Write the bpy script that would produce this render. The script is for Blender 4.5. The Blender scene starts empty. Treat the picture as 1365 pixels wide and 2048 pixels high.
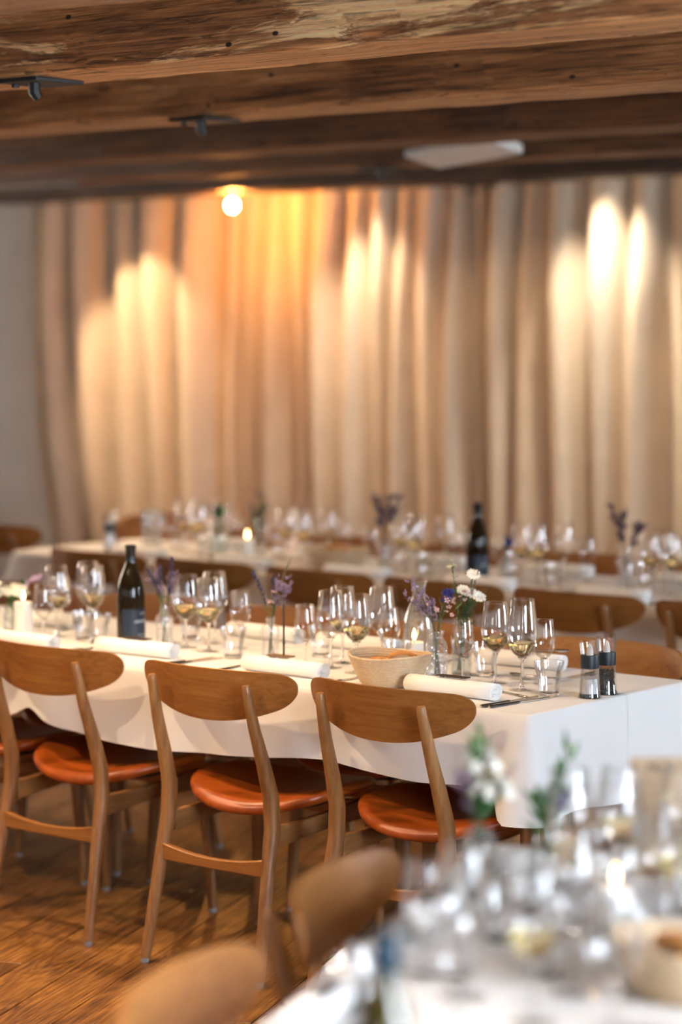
import bpy, bmesh, math, random
from math import sin, cos, pi, radians, sqrt, atan2
from mathutils import Vector, Matrix

SC = bpy.context.scene
COL = SC.collection

# ------------------------------------------------------------------ camera
cam_d = bpy.data.cameras.new('camera')
cam = bpy.data.objects.new('camera', cam_d)
COL.objects.link(cam)
cam.location = (0, 0, 1.66)
cam.rotation_euler = (radians(90 - 4.541), 0, radians(39.5))
cam_d.sensor_fit = 'VERTICAL'
cam_d.sensor_height = 36.0
cam_d.lens = 85.0
cam_d.clip_start = 0.05
cam_d.clip_end = 60
cam_d.dof.use_dof = True
cam_d.dof.focus_distance = 5.82
cam_d.dof.aperture_fstop = 1.5
SC.camera = cam

# ------------------------------------------------------------------ world, light, exposure
W = bpy.data.worlds.new('sky'); SC.world = W
W.use_nodes = True
bg = W.node_tree.nodes['Background']
bg.inputs[0].default_value = (0.86, 0.92, 1.0, 1)
bg.inputs[1].default_value = 1.0
SC.view_settings.view_transform = 'Standard'
SC.view_settings.look = 'None'
SC.view_settings.gamma = 1.0
SC.view_settings.use_curve_mapping = False
SC.view_settings.exposure = 1.15
try:
    cy = SC.cycles
    cy.max_bounces = 7; cy.diffuse_bounces = 3; cy.glossy_bounces = 3
    cy.transmission_bounces = 6; cy.transparent_max_bounces = 24
    cy.caustics_reflective = False; cy.caustics_refractive = False
    cy.sample_clamp_indirect = 6.0
    cy.use_adaptive_sampling = True; cy.adaptive_threshold = 0.15; cy.adaptive_min_samples = 16; cy.use_light_tree = False
except Exception:
    pass

def add_light(name, kind, loc, energy, color, target=None, **kw):
    d = bpy.data.lights.new(name, kind)
    d.energy = energy; d.color = color
    for k, v in kw.items(): setattr(d, k, v)
    o = bpy.data.objects.new(name, d); COL.objects.link(o)
    o.location = loc
    if target is not None:
        o.rotation_euler = (Vector(target) - Vector(loc)).to_track_quat('-Z', 'Y').to_euler()
    return o

RX = 0.9                      # right wall plane, the wall with the windows
WINDOWS = [(-0.6, 1.5, 50), (2.6, 1.6, 135), (7.8, 1.5, 130)]      # centre along the wall, width, daylight
WZ0, WZ1 = 0.85, 2.2
for (wy, ww, we) in WINDOWS:      # daylight entering at each window opening
    add_light('window_area_light', 'AREA', (RX + 0.28, wy, (WZ0 + WZ1) / 2), we, (0.76, 0.87, 1.0),
              target=(RX - 3, wy, 1.25), shape='RECTANGLE', size=ww, size_y=WZ1 - WZ0)

FILL_WINDOWS = [(-9.6, 1.6, 0), (-6.8, 1.6, 0), (-4.0, 1.6, 0), (-1.2, 1.6, 0)]    # unseen windows added behind the camera for frontal fill
add_light('window_area_light', 'AREA', (-12.28, 6.3, (WZ0 + WZ1) / 2), 72, (1.0, 0.80, 0.62), target=(-9, 6.3, 1.4), shape='RECTANGLE', size=1.7, size_y=WZ1 - WZ0)  # unseen window light, added to brighten the grey wall at far left

# ------------------------------------------------------------------ node helpers
def new_mat(name):
    m = bpy.data.materials.new(name); m.use_nodes = True
    nt = m.node_tree
    for n in list(nt.nodes): nt.nodes.remove(n)
    out = nt.nodes.new('ShaderNodeOutputMaterial')
    return m, nt, out
def N(nt, typ, **kw):
    n = nt.nodes.new(typ)
    for k, v in kw.items():
        if k.startswith('i_'):
            n.inputs[k[2:].replace('_', ' ')].default_value = v
        else:
            setattr(n, k, v)
    return n
def L(nt, a, b): nt.links.new(a, b)
def ramp(nt, fac, stops, interp='LINEAR'):
    r = nt.nodes.new('ShaderNodeValToRGB')
    r.color_ramp.interpolation = interp
    e = r.color_ramp.elements
    while len(e) < len(stops): e.new(0.5)
    for i, (p, c) in enumerate(stops):
        e[i].position = p
        e[i].color = (c[0], c[1], c[2], 1) if not isinstance(c, (int, float)) else (c, c, c, 1)
    L(nt, fac, r.inputs['Fac'])
    return r.outputs['Color']
def mixc(nt, fac, a, b, mode='MIX'):
    m = nt.nodes.new('ShaderNodeMix'); m.data_type = 'RGBA'; m.blend_type = mode
    if isinstance(fac, (int, float)): m.inputs[0].default_value = fac
    else: L(nt, fac, m.inputs[0])
    for i, x in ((6, a), (7, b)):
        if isinstance(x, tuple): m.inputs[i].default_value = (x[0], x[1], x[2], 1)
        else: L(nt, x, m.inputs[i])
    return m.outputs[2]
def math_(nt, op, a, b=None):
    m = nt.nodes.new('ShaderNodeMath'); m.operation = op
    for i, x in ((0, a), (1, b)):
        if x is None: continue
        if isinstance(x, (int, float)): m.inputs[i].default_value = x
        else: L(nt, x, m.inputs[i])
    return m.outputs[0]
def obj_coord(nt, scale=(1, 1, 1), rot=(0, 0, 0), rand=True):
    tc = nt.nodes.new('ShaderNodeTexCoord')
    mp = nt.nodes.new('ShaderNodeMapping')
    mp.inputs['Scale'].default_value = scale; mp.inputs['Rotation'].default_value = rot
    src = tc.outputs['Object']
    if rand:
        oi = nt.nodes.new('ShaderNodeObjectInfo')
        gi = nt.nodes.new('ShaderNodeNewGeometry')
        s = math_(nt, 'ADD', oi.outputs['Random'], gi.outputs['Random Per Island'])
        s = math_(nt, 'MULTIPLY', s, 37.0)
        va = nt.nodes.new('ShaderNodeVectorMath'); va.operation = 'ADD'
        L(nt, src, va.inputs[0])
        cb = nt.nodes.new('ShaderNodeCombineXYZ')
        for k in range(3): L(nt, s, cb.inputs[k])
        L(nt, cb.outputs[0], va.inputs[1])
        src = va.outputs[0]
    L(nt, src, mp.inputs['Vector'])
    return mp.outputs['Vector']
def noise(nt, vec, scale, detail=4, rough=0.55, dist=0.0):
    n = N(nt, 'ShaderNodeTexNoise')
    n.inputs['Scale'].default_value = scale; n.inputs['Detail'].default_value = detail
    n.inputs['Roughness'].default_value = rough; n.inputs['Distortion'].default_value = dist
    L(nt, vec, n.inputs['Vector'])
    return n.outputs['Fac']
def bump(nt, h, strength, dist=0.01):
    b = N(nt, 'ShaderNodeBump'); b.inputs['Strength'].default_value = strength
    b.inputs['Distance'].default_value = dist
    L(nt, h, b.inputs['Height'])
    return b.outputs['Normal']
def principled(nt, out, color, rough=0.5, **kw):
    p = nt.nodes.new('ShaderNodeBsdfPrincipled')
    if isinstance(color, tuple): p.inputs['Base Color'].default_value = (*color[:3], 1)
    else: L(nt, color, p.inputs['Base Color'])
    if isinstance(rough, (int, float)): p.inputs['Roughness'].default_value = rough
    else: L(nt, rough, p.inputs['Roughness'])
    for k, v in kw.items():
        i = p.inputs[k.replace('_', ' ')]
        if isinstance(v, (int, float, tuple)): i.default_value = v
        else: L(nt, v, i)
    L(nt, p.outputs[0], out.inputs['Surface'])
    return p
M = {}
def plain(name, color, rough=0.5, var=0.0, scale=40, **kw):
    m, nt, out = new_mat(name)
    v = obj_coord(nt)
    n = noise(nt, v, scale, 3)
    a = tuple(c * (1 - var) for c in color); b = tuple(min(1, c * (1 + var)) for c in color)
    principled(nt, out, ramp(nt, n, [(0.3, a), (0.7, b)]), rough, **kw)
    M[name] = m
    return m

# ------------------------------------------------------------------ materials
def wood(name, c0, c1, c2, axis, rough=0.42, coat=0.0, fine=1.0, contrast=1.0):
    """straight grained wood; axis = grain direction in object space"""
    m, nt, out = new_mat(name)
    s = [60 * fine] * 3; s[axis] = 2.2
    v = obj_coord(nt, tuple(s))
    n1 = noise(nt, v, 1.0, 5, 0.6, 0.6)
    s2 = [9] * 3; s2[axis] = 0.9
    n2 = noise(nt, obj_coord(nt, tuple(s2)), 1.0, 3, 0.5, 1.0)
    k = math_(nt, 'ADD', math_(nt, 'MULTIPLY', n1, 0.55), math_(nt, 'MULTIPLY', n2, 0.45))
    col = ramp(nt, k, [(0.32, c0), (0.5, c1), (0.68, c2)])
    oi = nt.nodes.new('ShaderNodeObjectInfo')
    col = mixc(nt, 1.0, col, ramp(nt, oi.outputs['Random'], [(0, (0.86, 0.85, 0.84)), (1, (1.08, 1.06, 1.04))]), 'MULTIPLY')
    principled(nt, out, col, rough, Normal=bump(nt, n1, 0.08, 0.004), Coat_Weight=coat, Coat_Roughness=0.25)
    M[name] = m
wood('oak_z', (0.15, 0.060, 0.016), (0.27, 0.122, 0.037), (0.40, 0.205, 0.072), 2, 0.38)
wood('oak_x', (0.18, 0.066, 0.014), (0.29, 0.116, 0.027), (0.37, 0.162, 0.044), 0, 0.36, fine=1.6)
wood('oak_y', (0.15, 0.060, 0.016), (0.27, 0.122, 0.037), (0.38, 0.19, 0.066), 1, 0.38)
wood('walnut_z', (0.16, 0.09, 0.05), (0.25, 0.15, 0.09), (0.34, 0.22, 0.13), 2, 0.45)

# floor oak: cathedral grain along local Y
m, nt, out = new_mat('floor_oak')
v = obj_coord(nt, (1, 1, 1))
mp = N(nt, 'ShaderNodeMapping'); mp.inputs['Scale'].default_value = (13, 1.3, 1); L(nt, v, mp.inputs[0])
nA = noise(nt, mp.outputs[0], 1.0, 3, 0.5, 0.8)
rings = math_(nt, 'SINE', math_(nt, 'MULTIPLY', nA, 64.0))
mp2 = N(nt, 'ShaderNodeMapping'); mp2.inputs['Scale'].default_value = (170, 5, 1); L(nt, v, mp2.inputs[0])
nB = noise(nt, mp2.outputs[0], 1.0, 4, 0.65)
nC = noise(nt, v, 3.0, 4, 0.6)
k = math_(nt, 'ADD', math_(nt, 'MULTIPLY', math_(nt, 'ADD', rings, 1.0), 0.075), math_(nt, 'MULTIPLY', nB, 0.70))
k = math_(nt, 'ADD', k, math_(nt, 'MULTIPLY', math_(nt, 'SUBTRACT', nC, 0.5), 0.5))
col = ramp(nt, k, [(0.22, (0.045, 0.015, 0.004)), (0.42, (0.20, 0.080, 0.017)), (0.60, (0.36, 0.166, 0.038)), (0.8, (0.46, 0.24, 0.066))])
oi = nt.nodes.new('ShaderNodeObjectInfo'); gi = nt.nodes.new('ShaderNodeNewGeometry')
rr = math_(nt, 'FRACT', math_(nt, 'ADD', oi.outputs['Random'], gi.outputs['Random Per Island']))
col = mixc(nt, 1.0, col, ramp(nt, rr, [(0, (0.66, 0.62, 0.60)), (0.5, (0.95, 0.93, 0.9)), (1, (1.12, 1.1, 1.05))]), 'MULTIPLY')
principled(nt, out, col, ramp(nt, nB, [(0.3, 0.50), (0.7, 0.34)]), Normal=bump(nt, k, 0.08, 0.002))
M['floor_oak'] = m

# old beam timber, grain along X
def beam_mat(name, thr, flk_amt, tone, under=0.75):
    m, nt, out = new_mat(name)
    v = obj_coord(nt, (1, 1, 1))
    def mapped(sc):
        q = N(nt, 'ShaderNodeMapping'); q.inputs['Scale'].default_value = sc; L(nt, v, q.inputs[0]); return q.outputs[0]
    g1 = noise(nt, mapped((2.2, 60, 60)), 1.0, 5, 0.62, 0.9)
    g2 = noise(nt, mapped((1.1, 9, 9)), 1.0, 5, 0.6, 1.2)
    g3 = noise(nt, mapped((0.9, 9.0, 9.0)), 1.0, 7, 0.70, 0.7)
    k = math_(nt, 'ADD', math_(nt, 'MULTIPLY', g1, 0.5), math_(nt, 'MULTIPLY', g2, 0.5))
    col = ramp(nt, k, [(0.36, (0.030, 0.012, 0.006)), (0.46, (0.14, 0.056, 0.020)), (0.56, (0.26, 0.112, 0.040)), (0.67, (0.40, 0.21, 0.09))])
    flake = ramp(nt, g3, [(thr, 0.0), (thr + .04, 1.0)])
    flk = ramp(nt, g1, [(0.30, (0.30, 0.16, 0.06)), (0.55, (0.56, 0.37, 0.18)), (0.72, (0.72, 0.55, 0.34))])
    # flakes lie along the lower half; the fresh-planed underside also carries painted bounce light
    tz = N(nt, 'ShaderNodeTexCoord'); sz = N(nt, 'ShaderNodeSeparateXYZ'); L(nt, tz.outputs['Object'], sz.inputs[0])
    low = ramp(nt, math_(nt, 'SUBTRACT', sz.outputs[2], 2.0), [(0.36, 1.0), (0.46, 0.25)])
    flake = math_(nt, 'MULTIPLY', flake, low)
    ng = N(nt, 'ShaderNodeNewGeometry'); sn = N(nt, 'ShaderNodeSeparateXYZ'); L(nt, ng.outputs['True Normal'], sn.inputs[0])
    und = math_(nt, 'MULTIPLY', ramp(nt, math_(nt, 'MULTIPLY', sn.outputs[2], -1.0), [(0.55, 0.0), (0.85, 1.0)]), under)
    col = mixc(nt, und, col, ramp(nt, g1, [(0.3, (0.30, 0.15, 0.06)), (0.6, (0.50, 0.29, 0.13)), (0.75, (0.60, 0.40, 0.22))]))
    col = mixc(nt, math_(nt, 'MULTIPLY', flake, flk_amt), col, flk)
    # dirt and soot patches, worm holes
    g4 = noise(nt, mapped((5, 16, 16)), 1.0, 4, 0.6, 0.4)
    col = mixc(nt, ramp(nt, g4, [(0.30, 0.7), (0.40, 0.0)]), col, (0.022, 0.011, 0.006))
    vo = N(nt, 'ShaderNodeTexVoronoi'); vo.inputs['Scale'].default_value = 1.0; L(nt, mapped((8, 14, 14)), vo.inputs['Vector'])
    col = mixc(nt, ramp(nt, vo.outputs['Distance'], [(0.07, 1.0), (0.10, 0.0)]), col, (0.012, 0.006, 0.004))
    # fine cracks along the grain and crisp fibre
    g6 = noise(nt, mapped((1.6, 150, 150)), 1.0, 4, 0.7, 0.3)
    col = mixc(nt, 1.0, col, ramp(nt, g6, [(0.34, (0.42, 0.40, 0.38)), (0.46, (0.95, 0.95, 0.95)), (0.70, (1.30, 1.28, 1.24))]), 'MULTIPLY')
    g7 = noise(nt, mapped((0.55, 26, 26)), 1.0, 2, 0.5, 1.0)
    crk = ramp(nt, math_(nt, 'ABSOLUTE', math_(nt, 'SUBTRACT', g7, 0.5)), [(0.0, 1.0), (0.010, 0.0)])
    col = mixc(nt, math_(nt, 'MULTIPLY', crk, 0.8), col, (0.012, 0.006, 0.004))
    # chalky paint traces
    g5 = noise(nt, mapped((7, 40, 40)), 1.0, 5, 0.75, 0.3)
    col = mixc(nt, ramp(nt, g5, [(0.685, 0.0), (0.72, 0.55)]), col, (0.66, 0.60, 0.52))
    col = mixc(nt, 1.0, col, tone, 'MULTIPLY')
    principled(nt, out, col, 0.62, Normal=bump(nt, math_(nt, 'ADD', k, math_(nt, 'MULTIPLY', flake, -0.25)), 0.8, 0.014))
    M[name] = m

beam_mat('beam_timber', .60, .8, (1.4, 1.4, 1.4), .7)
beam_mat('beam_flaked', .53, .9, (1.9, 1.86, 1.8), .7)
beam_mat('beam_shaded', .66, .6, (.62, .55, .52), .5)  # tone darkened for the weaker light on the third and fourth beams
beam_mat('beam_deep_shade', .70, .4, (.22, .20, .19), .0)  # near-black tone paints the deep shade on the last beam

# fabrics
def fabric(name, c, rough=0.9, weave=900, var=0.05, bumpk=0.06, crease=None, wrinkle=0.0, transl=0.0):
    m, nt, out = new_mat(name)
    v = obj_coord(nt, rand=False)
    n = noise(nt, v, 6.0, 3)
    w = noise(nt, v, weave, 2)
    col = ramp(nt, n, [(0.3, tuple(x * (1 - var) for x in c)), (0.7, tuple(min(1, x * (1 + var)) for x in c))])
    h = math_(nt, 'MULTIPLY', w, bumpk)
    if wrinkle:
        h = math_(nt, 'ADD', h, math_(nt, 'MULTIPLY', noise(nt, v, 5.0, 3, 0.5, 0.4), wrinkle))
    if crease:
        sp = N(nt, 'ShaderNodeSeparateXYZ'); L(nt, v, sp.inputs[0])
        for ax, pos in crease:
            dlt = math_(nt, 'ABSOLUTE', math_(nt, 'SUBTRACT', sp.outputs[ax], pos))
            r = ramp(nt, dlt, [(0.0, 1.0), (0.006, 0.0)])
            h = math_(nt, 'ADD', h, math_(nt, 'MULTIPLY', r, 0.5))
    p = principled(nt, out, col, rough, Normal=bump(nt, h, 0.6, 0.01), Sheen_Weight=0.15)
    if transl:
        t = N(nt, 'ShaderNodeBsdfTranslucent'); L(nt, col, t.inputs[0])
        mx = N(nt, 'ShaderNodeMixShader'); mx.inputs[0].default_value = transl
        L(nt, p.outputs[0], mx.inputs[1]); L(nt, t.outputs[0], mx.inputs[2]); L(nt, mx.outputs[0], out.inputs['Surface'])
    M[name] = m
fabric('tablecloth', (0.73, 0.71, 0.695), 0.85, 700, 0.02, 0.02, crease=[(0, -1.35), (0, 0.02), (1, 0.06)], wrinkle=0.25)
fabric('napkin', (0.82, 0.80, 0.77), 0.85, 700, 0.02, 0.02, wrinkle=0.05)
fabric('curtain_linen', (0.70, 0.565, 0.415), 0.9, 500, 0.05, 0.03, transl=0.12)
fabric('plaster', (0.76, 0.715, 0.66), 0.9, 120, 0.05, 0.03)
fabric('ceiling_board', (0.08, 0.045, 0.022), 0.8, 50, 0.2, 0.1)
plain('leather', (0.40, 0.082, 0.010), 0.34, 0.10, 30, Coat_Weight=0.15, Coat_Roughness=0.3)
plain('leather_under', (0.03, 0.02, 0.015), 0.6, 0.1)
plain('glide_plastic', (0.30, 0.30, 0.31), 0.4, 0.1)
plain('wax', (0.86, 0.83, 0.77), 0.5, 0.02, 20, Subsurface_Weight=0.25, Subsurface_Radius=(0.02, 0.015, 0.01))
plain('wick', (0.02, 0.02, 0.02), 0.8)
plain('steel', (0.62, 0.61, 0.60), 0.22, 0.08, 15, Metallic=1.0)
plain('black_rubber', (0.012, 0.018, 0.024), 0.42, 0.15)
plain('iron', (0.010, 0.010, 0.011), 0.55, 0.3)
plain('white_plastic', (0.72, 0.68, 0.62), 0.5, 0.03)
plain('white_paint', (0.30, 0.27, 0.24), 0.6, 0.15, 30)
plain('kraft', (0.46, 0.32, 0.20), 0.8, 0.08, 60)
plain('ink', (0.05, 0.03, 0.02), 0.7)
plain('salt', (0.82, 0.81, 0.79), 0.8, 0.05, 600)
plain('pepper', (0.045, 0.035, 0.028), 0.8, 0.6, 900)
plain('label_navy', (0.008, 0.022, 0.045), 0.5, 0.1)
plain('label_print', (0.45, 0.50, 0.55), 0.6)
plain('bottle_glass', (0.012, 0.008, 0.003), 0.08, 0.3, 8, Specular_IOR_Level=0.35)
plain('bottle_green', (0.085, 0.062, 0.012), 0.06, 0.2, 8, Coat_Weight=0.6, Coat_Roughness=0.03)
plain('capsule', (0.010, 0.014, 0.016), 0.3, 0.1)
plain('capsule_teal', (0.008, 0.05, 0.085), 0.3, 0.1)
plain('bread_crust', (0.50, 0.20, 0.045), 0.7, 0.4, 25)
plain('bread_crumb', (0.72, 0.58, 0.40), 0.85, 0.15, 60)
plain('stem_green', (0.075, 0.13, 0.045), 0.6, 0.25)
plain('leaf_green', (0.06, 0.21, 0.045), 0.55, 0.25)
plain('stem_brown', (0.13, 0.10, 0.055), 0.7, 0.25)
plain('lavender_blue', (0.030, 0.026, 0.085), 0.8, 0.35, 200)
plain('limonium', (0.26, 0.19, 0.30), 0.8, 0.25, 200)
plain('wax_pink', (0.62, 0.40, 0.42), 0.7, 0.15, 100)
plain('petal_white', (0.80, 0.79, 0.70), 0.7, 0.06)
plain('petal_pink', (0.55, 0.38, 0.55), 0.7, 0.1)
plain('petal_cream', (0.74, 0.74, 0.50), 0.7, 0.08)
plain('delphinium', (0.020, 0.022, 0.17), 0.7, 0.4, 200)
plain('seed_dark', (0.10, 0.065, 0.085), 0.8, 0.3, 200)
plain('window_paint', (0.7, 0.68, 0.64), 0.5, 0.03)
plain('dark_wood', (0.035, 0.02, 0.012), 0.55, 0.2)
plain('cut_wood', (0.20, 0.11, 0.05), 0.6, 0.2)
# cane coil
m, nt, out = new_mat('cane')
v = obj_coord(nt, rand=False)
n = noise(nt, v, 18, 4); n2 = noise(nt, v, 160, 2)
principled(nt, out, mixc(nt, 0.2, ramp(nt, n, [(0.3, (0.50, 0.33, 0.18)), (0.7, (0.68, 0.52, 0.34))]), ramp(nt, n2, [(0.35, (0.40, 0.25, 0.12)), (0.65, (0.70, 0.58, 0.42))])), 0.55, Normal=bump(nt, n2, 0.2, 0.002))
M['cane'] = m

# glass: thin walls let light straight through and mirror it at grazing angles
def thin_glass(name, tint=(1, 1, 1), edge=(0.84, 0.85, 0.86), spec=1.0, rough=0.0, haze=0.0):
    m, nt, out = new_mat(name)
    lw = N(nt, 'ShaderNodeLayerWeight'); lw.inputs['Blend'].default_value = 0.5
    col = ramp(nt, lw.outputs['Facing'], [(0.0, tint), (0.70, tuple(a * 0.97 for a in tint)), (1.0, edge)])
    t = N(nt, 'ShaderNodeBsdfTransparent'); L(nt, col, t.inputs[0])
    g = N(nt, 'ShaderNodeBsdfGlossy'); g.inputs['Roughness'].default_value = rough
    g.inputs['Color'].default_value = (1, 1, 1, 1)
    fr = N(nt, 'ShaderNodeFresnel'); fr.inputs['IOR'].default_value = 1.52
    f = math_(nt, 'MINIMUM', math_(nt, 'MULTIPLY', fr.outputs[0], 1.5 * spec), 0.42)
    mx = N(nt, 'ShaderNodeMixShader'); L(nt, f, mx.inputs[0])
    L(nt, t.outputs[0], mx.inputs[1]); L(nt, g.outputs[0], mx.inputs[2])
    res = mx.outputs[0]
    if haze:
        d = N(nt, 'ShaderNodeBsdfDiffuse'); d.inputs[0].default_value = (0.75, 0.78, 0.78, 1)
        nz = noise(nt, obj_coord(nt), 60, 3)
        m2 = N(nt, 'ShaderNodeMixShader'); L(nt, math_(nt, 'MULTIPLY', nz, haze * 2), m2.inputs[0])
        L(nt, res, m2.inputs[1]); L(nt, d.outputs[0], m2.inputs[2]); res = m2.outputs[0]
    L(nt, res, out.inputs['Surface'])
    M[name] = m
thin_glass('glass_thin')
thin_glass('glass_cut', edge=(0.78, 0.80, 0.81), spec=1.1, haze=0.10)
thin_glass('glass_jar', tint=(0.93, 0.97, 0.95), edge=(0.66, 0.72, 0.70), spec=1.1, haze=0.10)
def solid_glass(name, color, ior=1.5):
    m, nt, out = new_mat(name)
    nz = noise(nt, obj_coord(nt), 5, 1)
    c = ramp(nt, nz, [(0.2, color), (0.8, tuple(min(1, x * 1.01) for x in color))])
    g = N(nt, 'ShaderNodeBsdfGlass'); g.inputs['IOR'].default_value = ior; g.inputs['Roughness'].default_value = 0.0
    L(nt, c, g.inputs['Color']); L(nt, g.outputs[0], out.inputs['Surface'])
    M[name] = m
solid_glass('glass_solid', (1.0, 1.0, 1.0), 1.30)
solid_glass('white_wine', (0.995, 0.94, 0.73), 1.34)
solid_glass('water', (0.95, 0.97, 0.97), 1.33)
def emitter(name, color, strength):
    m, nt, out = new_mat(name)
    lw = N(nt, 'ShaderNodeLayerWeight'); lw.inputs['Blend'].default_value = 0.3
    e = N(nt, 'ShaderNodeEmission'); e.inputs['Strength'].default_value = strength
    L(nt, ramp(nt, noise(nt, obj_coord(nt), 10, 1), [(0.0, color), (1.0, color)]), e.inputs[0])
    L(nt, e.outputs[0], out.inputs['Surface'])
    M[name] = m
emitter('flame', (1.0, 0.62, 0.24), 10.0)
emitter('bulb_glow', (1.0, 0.38, 0.075), 700.0)
emitter('lamp_lens', (1.0, 0.80, 0.58), 12.0)

# ------------------------------------------------------------------ mesh helpers
class G:
    """collects vertices and faces of one mesh"""
    def __init__(s): s.v = []; s.f = []
    def add(s, vs, fs):
        b = len(s.v); s.v += [tuple(p) for p in vs]; s.f += [tuple(i + b for i in q) for q in fs]; return s
    def box(s, c, d, rz=0.0):
        x, y, z = [k / 2 for k in d]; vs = []
        for sx in (-1, 1):
            for sy in (-1, 1):
                for sz in (-1, 1):
                    px, py = sx * x, sy * y
                    vs.append((c[0] + px * cos(rz) - py * sin(rz), c[1] + px * sin(rz) + py * cos(rz), c[2] + sz * z))
        return s.add(vs, [(0, 1, 3, 2), (4, 6, 7, 5), (0, 4, 5, 1), (2, 3, 7, 6), (0, 2, 6, 4), (1, 5, 7, 3)])
    def lathe(s, prof, n=24, c=(0, 0, 0), cap0=False, cap1=False, fn=None):
        vs = []; fs = []
        for j, (r, z) in enumerate(prof):
            for i in range(n):
                a = 2 * pi * i / n
                rr = r if fn is None else fn(r, z, a, j)
                vs.append((c[0] + rr * cos(a), c[1] + rr * sin(a), c[2] + z))
        for j in range(len(prof) - 1):
            for i in range(n):
                k = (i + 1) % n
                fs.append((j * n + i, j * n + k, (j + 1) * n + k, (j + 1) * n + i))
        if cap0: fs.append(tuple(range(n - 1, -1, -1)))
        if cap1: fs.append(tuple((len(prof) - 1) * n + i for i in range(n)))
        return s.add(vs, fs)
    def tube(s, pts, rad, n=8, caps=True, sq=(1, 1)):
        pts = [Vector(p) for p in pts]; m = len(pts)
        if isinstance(rad, (int, float)): rad = [rad] * m
        vs = []; fs = []
        t0 = (pts[1] - pts[0]).normalized()
        ref = Vector((1, 0, 0)) if abs(t0.x) < 0.9 else Vector((0, 1, 0))
        for i, p in enumerate(pts):
            t = (pts[min(i + 1, m - 1)] - pts[max(i - 1, 0)]).normalized()
            a = (ref - t * ref.dot(t)).normalized(); b = t.cross(a)
            for k in range(n):
                th = 2 * pi * k / n
                q = p + a * (rad[i] * sq[0] * cos(th)) + b * (rad[i] * sq[1] * sin(th)); vs.append(q)
        for i in range(m - 1):
            for k in range(n):
                k2 = (k + 1) % n
                fs.append((i * n + k, i * n + k2, (i + 1) * n + k2, (i + 1) * n + k))
        if caps:
            fs.append(tuple(range(n - 1, -1, -1))); fs.append(tuple((m - 1) * n + k for k in range(n)))
        return s.add(vs, fs)
    def ring(s, fn, rad, n=48, m=8):
        """closed round cord; fn(angle) gives the centre line"""
        pts = [Vector(fn(2 * pi * i / n)) for i in range(n)]; vs = []; fs = []
        for i, p in enumerate(pts):
            t = (pts[(i + 1) % n] - pts[i - 1]).normalized(); a = Vector((0, 0, 1)); a = (a - t * a.dot(t)).normalized(); b = t.cross(a)
            for k in range(m):
                th = 2 * pi * k / m; vs.append(p + a * (rad * cos(th)) + b * (rad * sin(th)))
        for i in range(n):
            for k in range(m):
                j, k2 = (i + 1) % n, (k + 1) % m
                fs.append((i * m + k, i * m + k2, j * m + k2, j * m + k))
        return s.add(vs, fs)
    def ball(s, c, r, n=8, m=5):
        vs = [(c[0], c[1], c[2] - r[2])]; fs = []
        for j in range(1, m):
            th = pi * j / m
            for i in range(n):
                a = 2 * pi * i / n
                vs.append((c[0] + r[0] * sin(th) * cos(a), c[1] + r[1] * sin(th) * sin(a), c[2] - r[2] * cos(th)))
        vs.append((c[0], c[1], c[2] + r[2])); e = len(vs) - 1
        for i in range(n):
            k = (i + 1) % n
            fs.append((0, 1 + k, 1 + i))
            for j in range(m - 2):
                fs.append((1 + j * n + i, 1 + j * n + k, 1 + (j + 1) * n + k, 1 + (j + 1) * n + i))
            fs.append((1 + (m - 2) * n + i, 1 + (m - 2) * n + k, e))
        return s.add(vs, fs)
    def grid(s, fn, nu, nv, flip=False):
        vs = [fn(i / nu, j / nv) for j in range(nv + 1) for i in range(nu + 1)]
        fs = []
        for j in range(nv):
            for i in range(nu):
                a = j * (nu + 1) + i
                q = (a, a + 1, a + nu + 2, a + nu + 1)
                fs.append(q[::-1] if flip else q)
        return s.add(vs, fs)
    def mesh(s, name, mat, smooth=True, angle=40):
        me = bpy.data.meshes.new(name)
        me.from_pydata(s.v, [], s.f); me.validate()
        me.materials.append(M[mat])
        if smooth:
            for p in me.polygons: p.use_smooth = True
            if angle:
                try: me.set_sharp_from_angle(angle=radians(angle))
                except Exception: pass
        me.update()
        return me
def link(name, me, parent=None, loc=None, rot=None):
    o = bpy.data.objects.new(name, me); COL.objects.link(o)
    if parent is not None: o.parent = parent
    if loc is not None: o.location = loc
    if rot is not None: o.rotation_euler = rot
    return o
def bevel(o, w=0.003, seg=2):
    b = o.modifiers.new('bevel', 'BEVEL'); b.width = w; b.segments = seg; b.limit_method = 'ANGLE'
    return o
def tag(o, label, cat, group=None, kind=None):
    if label: o['label'] = label
    if cat: o['category'] = cat
    if group: o['group'] = group
    if kind: o['kind'] = kind
    return o
def thing(name, label, cat, loc=(0, 0, 0), rz=0.0, group=None):
    o = bpy.data.objects.new(name, None); COL.objects.link(o)
    o.empty_display_size = 0.05
    o.location = loc; o.rotation_euler = (0, 0, rz)
    return tag(o, label, cat, group)
def structure(name, me, parent=None):
    o = link(name, me, parent)
    if parent is None: o['kind'] = 'structure'
    return o
KIDS = {}
def part(name, me, parent, **kw):
    o = link(name, me, parent, **kw); KIDS.setdefault(parent.name, []).append(o); return o
def copy_tree(o, parent=None):
    c = o.copy(); COL.objects.link(c); c.parent = parent
    for ch in KIDS.get(o.name, []):
        k = copy_tree(ch, c); KIDS.setdefault(c.name, []).append(k)
    return c
PROTO = {}
def place(kind, maker, label, loc, rz=0.0, group=None):
    """first use builds the thing, later uses copy it with all its parts"""
    if kind not in PROTO:
        o = maker(); PROTO[kind] = o
    else:
        o = copy_tree(PROTO[kind])
    o.location = loc; o.rotation_euler = (0, 0, rz)
    o['label'] = label
    if group: o['group'] = group
    return o

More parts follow.
